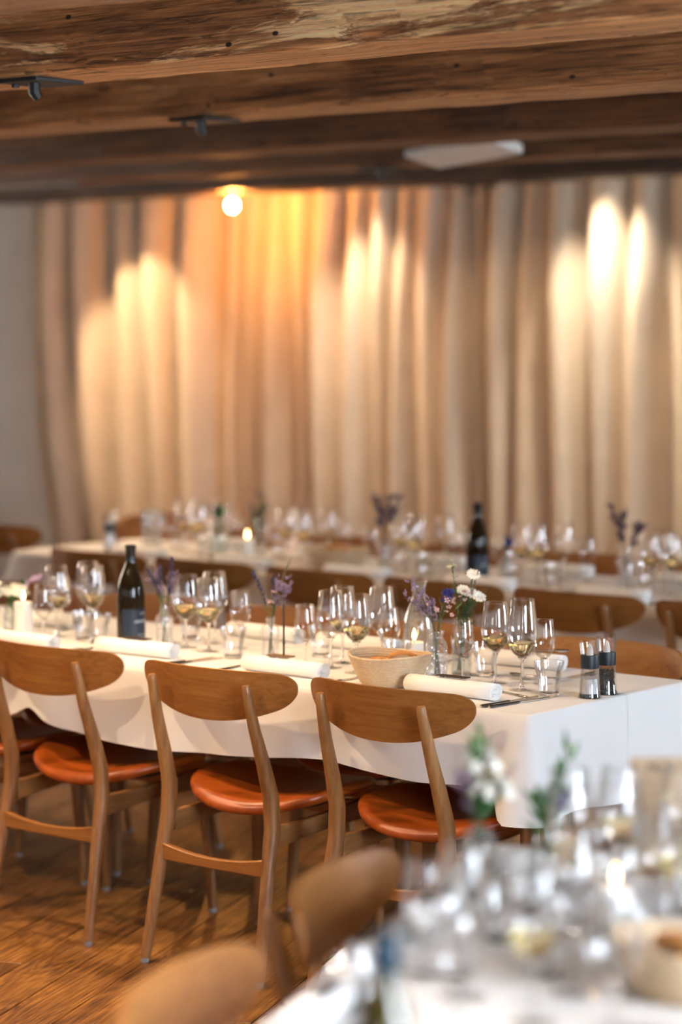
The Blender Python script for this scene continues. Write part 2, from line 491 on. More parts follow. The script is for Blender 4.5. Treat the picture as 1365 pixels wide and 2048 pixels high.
# ------------------------------------------------------------------ room shell
X0, X1, Y0, Y1, ZC = -12.0, RX, -3.0, 9.62, 2.62
BZ = 2.28            # underside of the beams
def wallbox(name, a, b, mat):
    c = [(p + q) / 2 for p, q in zip(a, b)]; d = [abs(q - p) for p, q in zip(a, b)]
    return structure(name, G().box(c, d).mesh(name, mat, False))
wallbox('wall_back', (X0 - .2, Y1, 0), (X1 + .2, Y1 + .2, ZC), 'plaster')
LWY, LWW = 6.3, 1.7
g = G()
g.box((X0 - .15, (Y0 + LWY - LWW / 2) / 2, ZC / 2), (.3, LWY - LWW / 2 - Y0, ZC)); g.box((X0 - .15, (Y1 + LWY + LWW / 2) / 2, ZC / 2), (.3, Y1 - LWY - LWW / 2, ZC))
g.box((X0 - .15, LWY, WZ0 / 2), (.3, LWW, WZ0)); g.box((X0 - .15, LWY, (WZ1 + ZC) / 2), (.3, LWW, ZC - WZ1))
structure('wall_left', g.mesh('wall_left', 'plaster', False))
wallbox('ceiling', (X0 - .2, Y0 - .2, ZC), (X1 + .2, Y1 + .2, ZC + .2), 'ceiling_board')
# right wall with window openings
g = G()
ys = [Y0]
for wy, ww, we in WINDOWS: ys += [wy - ww / 2, wy + ww / 2]
ys.append(Y1)
for i in range(0, len(ys), 2):
    g.box((RX + .15, (ys[i] + ys[i + 1]) / 2, ZC / 2), (.3, ys[i + 1] - ys[i], ZC))
for wy, ww, we in WINDOWS:
    g.box((RX + .15, wy, WZ0 / 2), (.3, ww, WZ0)); g.box((RX + .15, wy, (WZ1 + ZC) / 2), (.3, ww, ZC - WZ1))
structure('wall_right', g.mesh('wall_right', 'plaster', False))
g = G()
xs_ = [X0 - .2]
for wx, ww, we in FILL_WINDOWS: xs_ += [wx - ww / 2, wx + ww / 2]
xs_.append(X1 + .2)
for i in range(0, len(xs_), 2):
    g.box(((xs_[i] + xs_[i + 1]) / 2, Y0 - .15, ZC / 2), (xs_[i + 1] - xs_[i], .3, ZC))
for wx, ww, we in FILL_WINDOWS:
    g.box((wx, Y0 - .15, WZ0 / 2), (ww, .3, WZ0)); g.box((wx, Y0 - .15, (WZ1 + ZC) / 2), (ww, .3, ZC - WZ1))
structure('wall_front', g.mesh('wall_front', 'plaster', False))
def window(num, loc, rz, ww):
    g = G(); h = WZ1 - WZ0
    for s in (-1, 1):
        g.box((0, s * (ww / 2 - .025), WZ0 + h / 2), (.06, .05, h))
        g.box((0, 0, WZ0 + h / 2 + s * (h / 2 - .025)), (.06, ww - .1, .05))
    g.box((0, 0, WZ0 + h / 2), (.05, .04, h - .1))
    w = structure('window_%d' % num, g.mesh('window_frame', 'window_paint', False))
    w.location = loc; w.rotation_euler = (0, 0, rz)
    for s in (-1, 1):
        link('pane', G().box((0, s * ww / 4, WZ0 + h / 2), (.006, ww / 2 - .07, h - .1)).mesh('pane', 'glass_thin', False), w)
    link('window_sill', G().box((-.14, 0, WZ0 - .02), (.18, ww + .1, .035)).mesh('window_sill', 'window_paint', False), w)
for i, (wy, ww, we) in enumerate(WINDOWS): window(i + 1, (RX + .12, wy, 0), 0, ww)
window(8, (X0 - .12, LWY, 0), pi, LWW)  # window added out of view to light the far left wall
for i, (wx, ww, we) in enumerate(FILL_WINDOWS): window(i + 1 + len(WINDOWS), (wx, Y0 - .12, 0), -pi / 2, ww)  # added fill windows, never in view

# floor: subfloor with oak planks laid slantwise across the room
floor = structure('floor', G().box(((X0 + X1) / 2, (Y0 + Y1) / 2, -.06), (X1 - X0, Y1 - Y0, .08)).mesh('floor', 'dark_wood', False))
PA = radians(22.0)
pdx, pdy = -sin(PA), cos(PA)              # plank direction
pnx, pny = cos(PA), sin(PA)               # across the planks
PW = 0.149
fy = (-sin(radians(39.5)), cos(radians(39.5)))
rng = random.Random(5)
def plank_mesh(Lp):
    g = G(); w, l, b = (PW - .0022) / 2, Lp / 2 - .001, .0022
    vs = [(-w, -l, -.019), (w, -l, -.019), (w, l, -.019), (-w, l, -.019),
          (-w, -l, -b), (w, -l, -b), (w, l, -b), (-w, l, -b),
          (-w + b, -l + b, 0), (w - b, -l + b, 0), (w - b, l - b, 0), (-w + b, l - b, 0)]
    fs = [(8, 9, 10, 11)] + [(4 + i, 4 + (i + 1) % 4, 8 + (i + 1) % 4, 8 + i) for i in range(4)] + [(i, (i + 1) % 4, 4 + (i + 1) % 4, 4 + i) for i in range(4)]
    return g.add(vs, fs)
PL = [1.2, 1.5, 1.8, 2.1]
pmesh = [plank_mesh(l) for l in PL]
pme = [p.mesh('plank', 'floor_oak', False) for p in pmesh]
cands = []; rest = G()
n0 = -2.636
for k in range(-60, 75):
    off = n0 + PW * (k + .5)
    s = -16 + rng.uniform(0, 1.5)
    while s < 16:
        i = rng.randrange(4); l = PL[i]
        c = s + l / 2; s += l
        x, y = off * pnx + c * pdx, off * pny + c * pdy
        if not (X0 + .1 < x < X1 - .1 and Y0 + .1 < y < Y1 - .05):
            continue
        d = x * fy[0] + y * fy[1]; lat = x * cos(radians(39.5)) + y * sin(radians(39.5))
        vis = d > 1.5 and abs(lat) < 0.155 * d + 1.0
        cands.append((0 if vis else 1, d if vis else 50 + abs(d), x, y, i))
cands.sort()
for j, (a, d, x, y, i) in enumerate(cands):
    z = rng.uniform(-.0006, .0006)
    if j < 290 and a == 0:
        link('plank', pme[i], floor, (x, y, z), (0, 0, PA))
    else:
        vs = [(x + px * cos(PA) - py * sin(PA), y + px * sin(PA) + py * cos(PA), pz + z) for px, py, pz in pmesh[i].v]
        rest.add(vs, pmesh[i].f)
o = link('plank_field', rest.mesh('plank_field', 'floor_oak', False), floor); o['kind'] = 'stuff'

# ceiling beams
def beam(y0, y1, z, h, seed, label, mat='beam_timber'):
    r = random.Random(seed)
    g = G()
    nx = 150; xs = [X0 + (X1 - X0) * i / nx for i in range(nx + 1)]
    sec = [(y0, z + h), (y0, z + h * .66), (y0, z + h * .33), (y0, z + .012), (y0 + .004, z + .004), (y0 + .014, z),
           ((y0 + y1) / 2, z), (y1 - .03, z), (y1 - .012, z + .004), (y1, z + .02), (y1, z + h * .5), (y1, z + h)]
    ph = [r.uniform(0, 6.28) for _ in range(8)]
    vs = []
    for x in xs:
        wob = .0012 * sin(x * 1.1 + ph[0]) + .0008 * sin(x * 2.9 + ph[1])
        for k, (y, zz) in enumerate(sec):
            e = (.0022 * sin(x * 7.3 + k * 2.1 + ph[2]) + .0015 * sin(x * 17.0 + k * 1.3 + ph[3]) + r.uniform(-.0022, .0022))
            chip = 0
            if k in (3, 4, 5): chip = max(0, sin(x * 3.7 + ph[4]) * sin(x * 9.1 + ph[5]) - .45) * .022
            dz = wob + (e * .5 if 2 < k < 10 else 0) + (chip if k > 3 else 0)
            vs.append((x, y + (e if k < 5 else -e) + chip * (1 if k < 5 else 0), zz + (dz if 2 < k < 10 else 0)))
    n = len(sec); fs = []
    for i in range(nx):
        for k in range(n - 1):
            a = i * n + k
            fs.append((a, a + 1, a + n + 1, a + n))
    fs.append(tuple(range(n))); fs.append(tuple(nx * n + k for k in range(n - 1, -1, -1)))
    g.add(vs, fs)
    o = link('ceiling_beam', g.mesh('ceiling_beam', mat, True, 28))
    tag(o, label, 'beam', 'old timber ceiling beams')
    return o
BEAMS = [(3.18, 3.44, 1, 'rough timber ceiling beam at the very top edge of the picture'),
         (4.31, 4.57, 2, 'frontmost fully visible ceiling beam with pale flaked patches'),
         (5.46, 5.74, 3, 'second ceiling beam behind the flaked one, warm brown'),
         (6.68, 6.98, 4, 'third dark ceiling beam, just in front of the white panel'),
         (7.66, 7.93, 5, 'fourth dark ceiling beam, just behind the white panel'),
         (8.72, 9.05, 6, 'last and darkest ceiling beam, right before the curtain')]
for y0, y1, sd, lb in BEAMS: beam(y0, y1, BZ, .30, sd, lb, {2: 'beam_flaked', 4: 'beam_shaded', 5: 'beam_shaded', 6: 'beam_deep_shade'}.get(sd, 'beam_timber'))
for k, y in enumerate((2.05, 0.9, -0.25, -1.4)):
    beam(y, y + .27, BZ, .30, 20 + k, 'timber ceiling beam above and behind the camera, out of view')

# ------------------------------------------------------------------ curtains
CY = 9.43
def curtain(xs_top, xs_mid, xs_bot, seed, label, ztop=2.5):
    r = random.Random(seed)
    nf = len(xs_mid) - 1
    per = 14; rows = 44
    par = [(r.uniform(.38, .62), r.uniform(.8, 1.25), r.uniform(0, 6.28)) for _ in range(nf)]
    vs = []; cols = nf * per + 1
    for j in range(rows + 1):
        t = j / rows; z = ztop - (ztop - .012) * t
        if t < .5: a, b, w = xs_top, xs_mid, t / .5
        else: a, b, w = xs_mid, xs_bot, (t - .5) / .5
        w = w * w * (3 - 2 * w)
        X = [p * (1 - w) + q * w for p, q in zip(a, b)]
        for c in range(cols):
            k = min(c // per, nf - 1); u = (c - k * per) / per
            pk, am, ph = par[k]
            wd = X[k + 1] - X[k]
            uu = u ** (math.log(.5) / math.log(pk))
            amp = min(.17, .55 * wd + .03) * am
            grow = .45 + .55 * min(1, t / .30)
            y = -amp * (sin(pi * uu) ** 0.9) * grow
            y += -.010 * sin(2 * pi * uu * 2 + ph) * (1 - grow * .6) * sin(pi * u)
            y += .018 * sin(3.1 * t + ph)
            x = X[k] + wd * u + .012 * sin(5 * t + ph) * sin(pi * u)
            pinch = max(0, 1 - t / .10)
            y += pinch * .018 * sin(2 * pi * (X[k] + wd * u) / .075)
            vs.append((x, CY + y, z))
    fs = []
    for j in range(rows):
        for c in range(cols - 1):
            a = j * cols + c
            fs.append((a, a + 1, a + cols + 1, a + cols))
    o = link('curtain', G().add(vs, fs).mesh('curtain', 'curtain_linen', True, 0))
    s = o.modifiers.new('thick', 'SOLIDIFY'); s.thickness = .003; s.offset = 1
    return tag(o, label, 'curtain', 'beige curtains on the back wall')
KX = 9.38 / 9.2     # fold positions measured on a plane slightly nearer
mid = [-9.79, -9.66, -9.376, -9.167, -8.85, -8.637, -8.3565, -8.236, -8.117, -7.884, -7.759, -7.592, -7.402, -7.293, -7.125, -6.929, -6.782, -6.72]
top = [-9.80, -9.72, -9.46, -9.25, -8.92, -8.67, -8.39, -8.24, -8.10, -7.94, -7.77, -7.585, -7.41, -7.28, -7.12, -6.93, -6.80, -6.73]
bot = [-9.62, -9.52, -9.28, -9.12, -8.80, -8.59, -8.30, -8.20, -8.10, -7.90, -7.75, -7.58, -7.38, -7.28, -7.10, -6.92, -6.77, -6.71]
curtain([x * KX for x in top], [x * KX for x in mid], [x * KX for x in bot], 11, 'long beige linen curtain behind the glowing bulb, left of the seam')
mid2 = [-6.69, -6.5226, -6.326, -6.134, -5.932, -5.71]
top2 = [-6.68, -6.52, -6.34, -6.14, -5.93, -5.72]
bot2 = [-6.68, -6.52, -6.31, -6.11, -5.92, -5.70]
r = random.Random(3); x = -5.71
while x < -2.6:
    x += r.uniform(.16, .26)
    mid2.append(x); top2.append(x + r.uniform(-.03, .03)); bot2.append(x + r.uniform(-.03, .03))
curtain([x * KX for x in top2], [x * KX for x in mid2], [x * KX for x in bot2], 12, 'beige linen curtain right of the seam, lit from above at right')

# ------------------------------------------------------------------ ceiling hardware and lamps
def clip(loc, label):
    t = thing('iron_bracket', label, 'bracket', loc, 0, 'iron brackets under the beams')
    bevel(part('plate', G().box((0, .06, -.006), (.15, .17, .010)).mesh('plate', 'iron', False), t), .002)
    g = G(); g.tube([(0.01, .03, -.01), (0.01, .03, -.035), (.015, .04, -.05)], [.016, .016, .013], 8)
    part('hook', g.mesh('hook', 'iron'), t)
    g = G(); g.lathe([(.0, -.021), (.010, -.020), (.010, -.012)], 6, (-.05, .02, 0)); part('bolt', g.mesh('bolt', 'iron', False), t)
clip((-4.63, 4.33, BZ), 'black iron bracket with hook under the flaked beam')
clip((-5.12, 5.49, BZ), 'black iron bracket with hook under the second beam')
clip((-6.17, 7.70, BZ), 'small dark iron bracket under the beam below the white panel')
clip((-6.60, 8.90, BZ), 'small dark iron bracket above the curtain seam')
# white panel hanging between the third and fourth beam
t = thing('ceiling_panel', 'flat white panel fixture hanging tilted between two dark beams', 'fixture', (-5.46, 7.33, 2.285))
t.rotation_euler = (radians(-9), radians(-6), radians(2))
bevel(part('housing', G().box((0, 0, 0), (.37, .22, .028)).mesh('housing', 'white_plastic', False), t), .006)
bevel(part('end_cap', G().box((.195, 0, .004), (.03, .21, .036)).mesh('end_cap', 'white_plastic', False), t), .006)
part('mounting_plate', G().box((-.02, .02, .035), (.30, .12, .03)).mesh('mounting_plate', 'iron', False), t)
part('cable', G().tube([(.2, .05, .02), (.24, .08, .04), (.25, .12, .10), (.25, .20, .17)], .008, 8).mesh('cable', 'white_plastic'), t)
g = G()
for s in (-1, 1): g.box((s * .1, -.02, .16), (.015, .015, .25))
part('hanger', g.mesh('hanger', 'iron', False), t)
t = link('white_batten', G().box((-8.30, 7.70, BZ - .007), (.80, .05, .014)).mesh('white_batten', 'white_paint', False))
tag(bevel(t, .003), 'short whitewashed batten under the dark beam at far left', 'batten')

# glowing bulb
t = thing('light_bulb', 'bare glowing light bulb under the last beam before curtain', 'lamp', (-8.03, 8.90, BZ))
part('socket', G().lathe([(.0, 0), (.020, 0), (.020, -.012), (.014, -.020), (.014, -.03), (0, -.03)], 16).mesh('socket', 'dark_wood'), t)
part('globe', G().ball((0, 0, -.058), (.023, .023, .027), 16, 10).mesh('globe', 'bulb_glow'), t)

def spot(loc, target, energy, size, label, blend=.5, color=(1.0, .70, .42), radius=.025, beam_back=True):
    t = thing('spot_lamp', label, 'lamp', loc, 0, 'small ceiling spot lamps between the beams')
    d = (Vector(target) - Vector(loc)).normalized()
    q = d.to_track_quat('-Z', 'Y').to_euler()
    h = part('housing', G().lathe([(.0, .09), (.030, .09), (.036, .06), (.040, .0), (.036, .0), (.032, .05), (0, .055)], 16).mesh('housing', 'iron'), t, rot=q)
    part('lens', G().lathe([(0, .012), (.033, .012)], 16).mesh('lens', 'lamp_lens'), t, rot=q)
    part('stem', G().tube([(0, 0, .05), (0, 0, ZC - loc[2])], .008, 8).mesh('stem', 'iron'), t)
    l = add_light('spot_light', 'SPOT', tuple(Vector(loc) + d * .02), energy, color, target, spot_size=radians(size), spot_blend=blend, shadow_soft_size=radius)
    l.parent = t; l.matrix_parent_inverse = Matrix.Translation(-Vector(loc))
    return t
# curtain washers
spot((-9.08, 8.36, 2.355), (-9.0, 9.3, 1.45), 60, 50, 'spot lamp washing the left end of the curtain', .4)
spot((-6.72, 8.36, 2.355), (-6.7, 9.3, 1.0), 13, 84, 'added fill spot before the last beam, over the curtain seam', .9)  # added to warm the lower curtain around the seam
spot((-5.35, 8.36, 2.355), (-5.3, 9.3, 1.0), 15, 84, 'added fill spot before the last beam, right end of curtain', .9)  # added to warm the lower right curtain
spot((-8.05, 8.36, 2.355), (-8.0, 9.3, 1.0), 10, 84, 'added fill spot before the last beam, left of the seam', .9)  # added to warm the lower left curtain
spot((-7.47, 9.10, 2.54), (-7.45, 9.27, .1), 72, 66, 'spot lamp washing the curtain beside the glowing bulb', 1.0, (1.0, .80, .58))
spot((-6.06, 9.10, 2.54), (-6.04, 9.27, .1), 84, 70, 'spot lamp washing the right curtain', 1.0, (1.0, .86, .68))
spot((-4.7, 9.10, 2.54), (-4.7, 9.26, .2), 55, 56, 'spot lamp washing the curtain beyond the right frame edge', 1.0)
# downlights over tables and aisle
DL = [(-3.3, 2.0, -2.35, 2.6, 210, 'added fill spot over the chairs of the front table'),  # unseen spot, added to brighten the front chair backs
      (-2.0, 2.75, -1.9, 2.7, 9, 'spot lamp over the front table'),
      (-1.5, 1.7, -1.4, 1.8, 4, 'spot lamp over the near end of the front table'),
      (-5.6, 2.78, -5.0, 4.2, 60, 'spot lamp two beams before the middle table, left'),
      (-4.2, 2.78, -3.9, 4.2, 40, 'spot lamp two beams before the middle table, right'),
      (-5.45, 3.88, -5.20, 4.10, 44, 'spot lamp above the aisle behind the left chairs'),
      (-4.35, 3.88, -4.20, 4.10, 32, 'spot lamp above the aisle behind the centre chairs'),
      (-5.45, 4.86, -5.25, 4.40, 34, 'spot lamp above the left half of the middle table'),
      (-4.25, 4.86, -4.10, 4.40, 28, 'spot lamp above the right half of the middle table'),
      (-6.4, 6.2, -6.2, 6.8, 18, 'spot lamp over the left half of the back table'),
      (-4.9, 6.2, -4.8, 6.8, 18, 'spot lamp over the right half of the back table'),
      (-7.6, 7.3, -7.5, 7.2, 60, 'spot lamp over the chairs at far left'),
      (-4.6, 1.9, -4.5, 2.3, 110, 'added fill spot over the open floor left of the camera'),  # unseen, added so the floor bounces warm light to the beams
      (-6.6, 1.9, -6.4, 2.4, 110, 'added fill spot over the open floor far left')]  # second unseen lamp added for warm floor bounce
for x, y, tx, ty, e, lb in DL:
    spot((x, y, 2.44), (tx, ty, 0.7), e, 52 if 'chairs of the front' in lb else 72 if 'open floor' in lb else 62 if 'two beams' in lb else 82 if 'above the aisle' in lb else 95, lb, .6, (1.0, .92, .85) if 'front table' in lb else (1.0, .70, .42))

# ------------------------------------------------------------------ chairs (origin on the floor under the rear leg tops, sitter faces +Y)
def make_chair():
    t = thing('dining_chair', '', 'chair')
    # curved plywood backrest
    hw = .257
    def prof(u):
        a = abs(u)
        zt = .787 - .006 * a ** 3; zb = .652 + .062 * a ** 2.2
        e = 1.0 if a < .80 else max(0, 1 - ((a - .80) / .20) ** 2.4) ** (1 / 2.4)
        c = (zt * .52 + zb * .48)
        return c + (zt - c) * e, c + (zb - c) * e
    def pt(u, v, th):
        uu = sin((2 * u - 1) * pi / 2); zt, zb = prof(uu)
        z = zb + (zt - zb) * v
        y = .004 + .066 * uu * uu + (z - .735) * -.16
        nx, ny = -2 * .066 * uu / hw, 1.0; l = sqrt(nx * nx + ny * ny)
        return (uu * hw + nx / l * th, y + ny / l * th, z)
    g = G()
    nu, nv = 48, 6
    g.grid(lambda u, v: pt(u, v, 0), nu, nv); g.grid(lambda u, v: pt(u, v, .011), nu, nv, True)
    m1 = (nu + 1) * (nv + 1)
    for i in range(nu):
        g.f.append((i + 1, i, m1 + i, m1 + i + 1)); k = nv * (nu + 1)
        g.f.append((k + i, k + i + 1, m1 + k + i + 1, m1 + k + i))
    part('backrest', g.mesh('backrest', 'oak_x', True, 50), t)
    # rear legs: bowed forward at the seat
    LP = [(.757, 0, .0085), (.752, .0005, .0105), (.735, .003, .0118), (.645, .026, .0142), (.548, .057, .0172), (.465, .080, .0195), (.385, .081, .0195), (.295, .061, .0170), (.167, .036, .0148), (.012, .006, .0125)]
    for s in (-1, 1):
        pts = []; rad = []
        for z, y, r_ in LP:
            k = (.757 - z) / .757
            pts.append((s * (.157 + .036 * k), y - .012, z)); rad.append(r_ * 1.1)
        lg = part('leg', G().tube(pts, rad, 12).mesh('leg', 'oak_z'), t)
        part('glide', G().lathe([(0, 0), (.0105, 0), (.0115, .004), (.0115, .013)], 12, (s * .193, -.007, 0)).mesh('glide', 'glide_plastic'), lg)
        # front legs
        pts = [(s * .185, .455, .408), (s * .190, .458, .36), (s * .2, .468, .18), (s * .208, .476, .012)]
        lg = part('leg', G().tube(pts, [.018, .0195, .0165, .0125], 12).mesh('leg', 'oak_z'), t)
        part('glide', G().lathe([(0, 0), (.0105, 0), (.0115, .004), (.0115, .013)], 12, (s * .208, .476, 0)).mesh('glide', 'glide_plastic'), lg)
        # side rail
        g = G(); n = 10
        for sx in (-1, 1):
            pass
        vs = []; fs = []
        for i in range(n + 1):
            k = i / n; y = .085 + k * .36; x = s * (.172 + .014 * k); h = .028 - .006 * sin(pi * k)
            zc = .362 + .022 * k
            for (dx, dz) in ((-.009, -h), (.009, -h), (.009, h), (-.009, h)): vs.append((x + dx, y, zc + dz))
        for i in range(n):
            for q in range(4): fs.append((i * 4 + q, i * 4 + (q + 1) % 4, i * 4 + 4 + (q + 1) % 4, i * 4 + 4 + q))
        fs += [(3, 2, 1, 0), (n * 4, n * 4 + 1, n * 4 + 2, n * 4 + 3)]
        bevel(part('side_rail', g.add(vs, fs).mesh('side_rail', 'oak_y', True, 40), t), .003)
    # rear stretcher, waisted; front rail
    def cross(name, y, zc, hwid, h_end, h_mid, th):
        vs = []; fs = []; n = 14
        for i in range(n + 1):
            k = i / n * 2 - 1; x = k * hwid; h = h_mid + (h_end - h_mid) * abs(k) ** 2
            zz = zc - .010 * (1 - k * k)
            for (dy, dz) in ((-th, -h), (th, -h), (th, h), (-th, h)): vs.append((x, y + dy, zz + dz))
        for i in range(n):
            for q in range(4): fs.append((i * 4 + q, i * 4 + 4 + q, i * 4 + 4 + (q + 1) % 4, i * 4 + (q + 1) % 4))
        fs += [(0, 1, 2, 3), (n * 4 + 3, n * 4 + 2, n * 4 + 1, n * 4)]
        bevel(part(name, G().add(vs, fs).mesh(name, 'oak_x', True, 40), t), .003)
    cross('rear_stretcher', .044, .288, .172, .0225, .0135, .009)
    cross('front_rail', .452, .378, .17, .024, .020, .009)
    # leather saddle seat
    def seat_pt(a, k):
        ca, sa = cos(a), sin(a)
        ex = 2 / 2.5
        x = .246 * math.copysign(abs(ca) ** ex, ca) * k; y = .212 * math.copysign(abs(sa) ** ex, sa) * k
        if y < 0: x *= 1 - .10 * (y / .212) ** 2
        return x, y
    g = G(); n = 40
    rings_ = [(0.0, 0), (.3, 0), (.55, 0), (.75, 0), (.88, -.001), (.96, -.006), (1.0, -.016), (.985, -.027), (.93, -.034), (.7, -.036), (0.0, -.036)]
    vs = []; fs = []
    for (k, dz) in rings_:
        for i in range(n):
            a = 2 * pi * i / n
            x, y = seat_pt(a, k)
            z = .440 + .036 * (x / .238) ** 2 - .014 * max(0, -y / .212) ** 2 + .006 * max(0, y / .212) + dz
            vs.append((x, y + .318, z))
    for j in range(len(rings_) - 1):
        for i in range(n):
            k2 = (i + 1) % n
            fs.append((j * n + i, j * n + k2, (j + 1) * n + k2, (j + 1) * n + i))
    g.add(vs, fs)
    part('seat', g.mesh('seat', 'leather', True, 0), t)['label'] = 'cognac leather saddle seat'
    g = G()
    g.lathe([(.0, .400), (.13, .400), (.14, .414), (0, .414)], 24, (0, .32, 0))
    part('seat_pan', g.mesh('seat_pan', 'leather_under'), t)
    return t
def chair(x, y, rz, label, group):
    return place('chair', make_chair, label, (x, y, 0), rz, group)
GA = 'oak chairs at the middle table'; GB = 'oak chairs at the back table'; GC = 'oak chairs at the front table'
R_ = radians
chair(-3.584, 4.468, R_(-1), 'oak chair with orange leather seat nearest the right end of middle table', GA)
chair(-4.117, 4.440, R_(1.5), 'oak chair with orange leather seat, centre of the near row', GA)
chair(-4.735, 4.455, R_(1), 'oak chair with orange leather seat, left of the centre chair', GA)
chair(-5.26, 4.462, R_(0), 'oak chair cut off by the left edge, in the near row', GA)
for x, w in ((-3.59, 'behind the salt and pepper mills'), (-4.16, 'behind the glass carafe'), (-4.72, 'behind the lavender bottle vase'),
             (-5.28, 'behind the dark wine bottle'), (-5.84, 'beyond the left edge of frame')):
    chair(x, 5.555, pi + R_(random.Random(int(x * 100)).uniform(-2, 2)), 'far-side oak chair of middle table, ' + w, GA)
for x, w in ((-3.81, 'cut off by the right edge of frame'), (-4.36, 'above the salt and pepper mills'), (-4.91, 'below the back dark wine bottle'),
             (-5.46, 'below the tall dried flowers'), (-6.01, 'below the back bread basket'), (-6.56, 'below the back lit candle')):
    chair(x, 6.43, R_(random.Random(int(x * 100)).uniform(-2, 2)), 'near-side oak chair of back table, ' + w, GB)
for x, w in ((-3.85, 'beyond the right edge of frame'), (-4.40, 'behind the right dried flowers'), (-4.98, 'behind the back wine bottle'),
             (-5.52, 'behind the tall dried flowers'), (-6.10, 'behind the back bread basket'), (-6.66, 'behind the green jar of flowers')):
    chair(x, 7.58, pi + R_(random.Random(int(x * 90)).uniform(-3, 3)), 'far-side oak chair of back table, ' + w, GB)
chair(-7.76, 7.02, R_(3), 'oak chair standing before the grey wall at far left', GB)
chair(-7.60, 7.80, R_(-82), 'oak chair seen end-on left of the back table, lit orange', GB)
CR = radians(21.8)
chair(-2.443, 2.886, -pi / 2 + CR, 'blurred oak chair at front table, backrest in front of the rear orange seats', GC)
chair(-2.213, 2.28, -pi / 2 + CR, 'blurred oak chair at front table, nearest the bottom edge', GC)

# ------------------------------------------------------------------ tables and cloths
TZ = .7325          # top of the cloth
def table(label, cx, cy, Lx, Wy, rz):
    t = thing('dining_table', label, 'table', (cx, cy, 0), rz, 'long dining tables')
    bevel(part('tabletop', G().box((0, 0, .713), (Lx - .012, Wy - .012, .028)).mesh('tabletop', 'oak_x', False), t), .003)
    for sx in (-1, 1):
        for sy in (-1, 1):
            x, y = sx * (Lx / 2 - .058), sy * (Wy / 2 - .09)
            part('leg', G().tube([(x, y, .699), (x, y, .66), (x, y, 0)], [.027, .027, .018], 12).mesh('leg', 'walnut_z'), t)
    g = G()
    for sy in (-1, 1): g.box((0, sy * (Wy / 2 - .09), .665), (Lx - .15, .02, .065))
    for sx in (-1, 1): g.box((sx * (Lx / 2 - .058), 0, .665), (.02, Wy - .2, .065))
    part('apron', g.mesh('apron', 'walnut_z', False), t)
    return t
def cloth(label, cx, cy, Lx, Wy, rz, drop, cdrop, seed, hemfn=None):
    r = random.Random(seed)
    rad = .012; hx, hy = Lx / 2 + .002, Wy / 2 + .002
    per = []          # x, y, nx, ny, distance from nearest corner (signed along), corner id
    def side(p0, p1, nrm, step):
        l = sqrt((p1[0] - p0[0]) ** 2 + (p1[1] - p0[1]) ** 2); n = max(2, int(l / step))
        for i in range(n):
            k = i / n
            per.append((p0[0] + (p1[0] - p0[0]) * k, p0[1] + (p1[1] - p0[1]) * k, nrm[0], nrm[1], min(k, 1 - k) * l))
    def corner(c, a0):
        n = 8
        for i in range(n):
            a = a0 + (pi / 2) * i / n
            per.append((c[0] + rad * cos(a), c[1] + rad * sin(a), cos(a), sin(a), 0.0))
    st = .022
    side((-hx + rad, -hy), (hx - rad, -hy), (0, -1), st); corner((hx - rad, -hy + rad), -pi / 2)
    side((hx, -hy + rad), (hx, hy - rad), (1, 0), st); corner((hx - rad, hy - rad), 0)
    side((hx - rad, hy), (-hx + rad, hy), (0, 1), st); corner((-hx + rad, hy - rad), pi / 2)
    side((-hx, hy - rad), (-hx, -hy + rad), (-1, 0), st); corner((-hx + rad, -hy + rad), pi)
    n = len(per); rows = 14
    ph = [r.uniform(0, 6.28) for _ in range(8)]
    vs = []; fs = []
    arc = [0.0]
    for i in range(1, n): arc.append(arc[-1] + sqrt((per[i][0] - per[i - 1][0]) ** 2 + (per[i][1] - per[i - 1][1]) ** 2))
    # top: edge ring then rounded edge
    for dr, dz in ((-.010, 0), (-.004, -.0008), (0.0, -.004)):
        for (x, y, nx, ny, dc) in per: vs.append((x + nx * dr, y + ny * dr, TZ + dz))
    for j in range(1, rows + 1):
        t = j / rows
        for i, (x, y, nx, ny, dc) in enumerate(per):
            s = arc[i]
            c = math.exp(-(dc / .055) ** 2)
            edge = math.exp(-(dc / .25) ** 2)
            d = drop + (cdrop - drop) * math.exp(-(dc / .055) ** 2) + .010 * sin(s * 3.1 + ph[0]) + .006 * sin(s * 7.7 + ph[1])
            if hemfn: d += hemfn(x, y, nx, ny)
            w = (.010 * sin(s * 8.3 + ph[2]) + .007 * sin(s * 15 + ph[3]) + .004 * sin(s * 29 + ph[4])) * (1 - c)
            out = .003 + t * (.008 + w) + c * t * .080 - (edge - c) * t * .006
            # the corner fold hangs diagonally
            vs.append((x + nx * out, y + ny * out, TZ - .004 - d * t))
    tot = rows + 3
    for j in range(tot - 1):
        for i in range(n):
            k = (i + 1) % n
            fs.append((j * n + i, (j + 1) * n + i, (j + 1) * n + k, j * n + k))
    fs.append(tuple(range(n)))
    g = G().add(vs, fs)
    o = link('tablecloth', g.mesh('tablecloth', 'tablecloth', True, 60), None, (cx, cy, 0), (0, 0, rz))
    return tag(o, label, 'tablecloth', 'white tablecloths')
AF, AB, AR, AL = 4.63, 5.345, -3.243, -6.2
AC = ((AR + AL) / 2, (AF + AB) / 2)
table('long oak dining table under the middle white cloth', AC[0], AC[1], AR - AL, AB - AF, 0)
def hemA(x, y, nx, ny):
    if ny < -.5:
        X = x + AC[0]
        return .018 * math.exp(-((X + 4.62) / .25) ** 2) - .035 * math.exp(-((X + 4.93) / .06) ** 2) - .022 * math.exp(-((X + 3.87) / .2) ** 2)
    if nx > .5: return .075
    return 0
cloth('white cloth on middle table, its corner hanging at right', AC[0], AC[1], AR - AL, AB - AF, 0, .192, .262, 4, hemA)
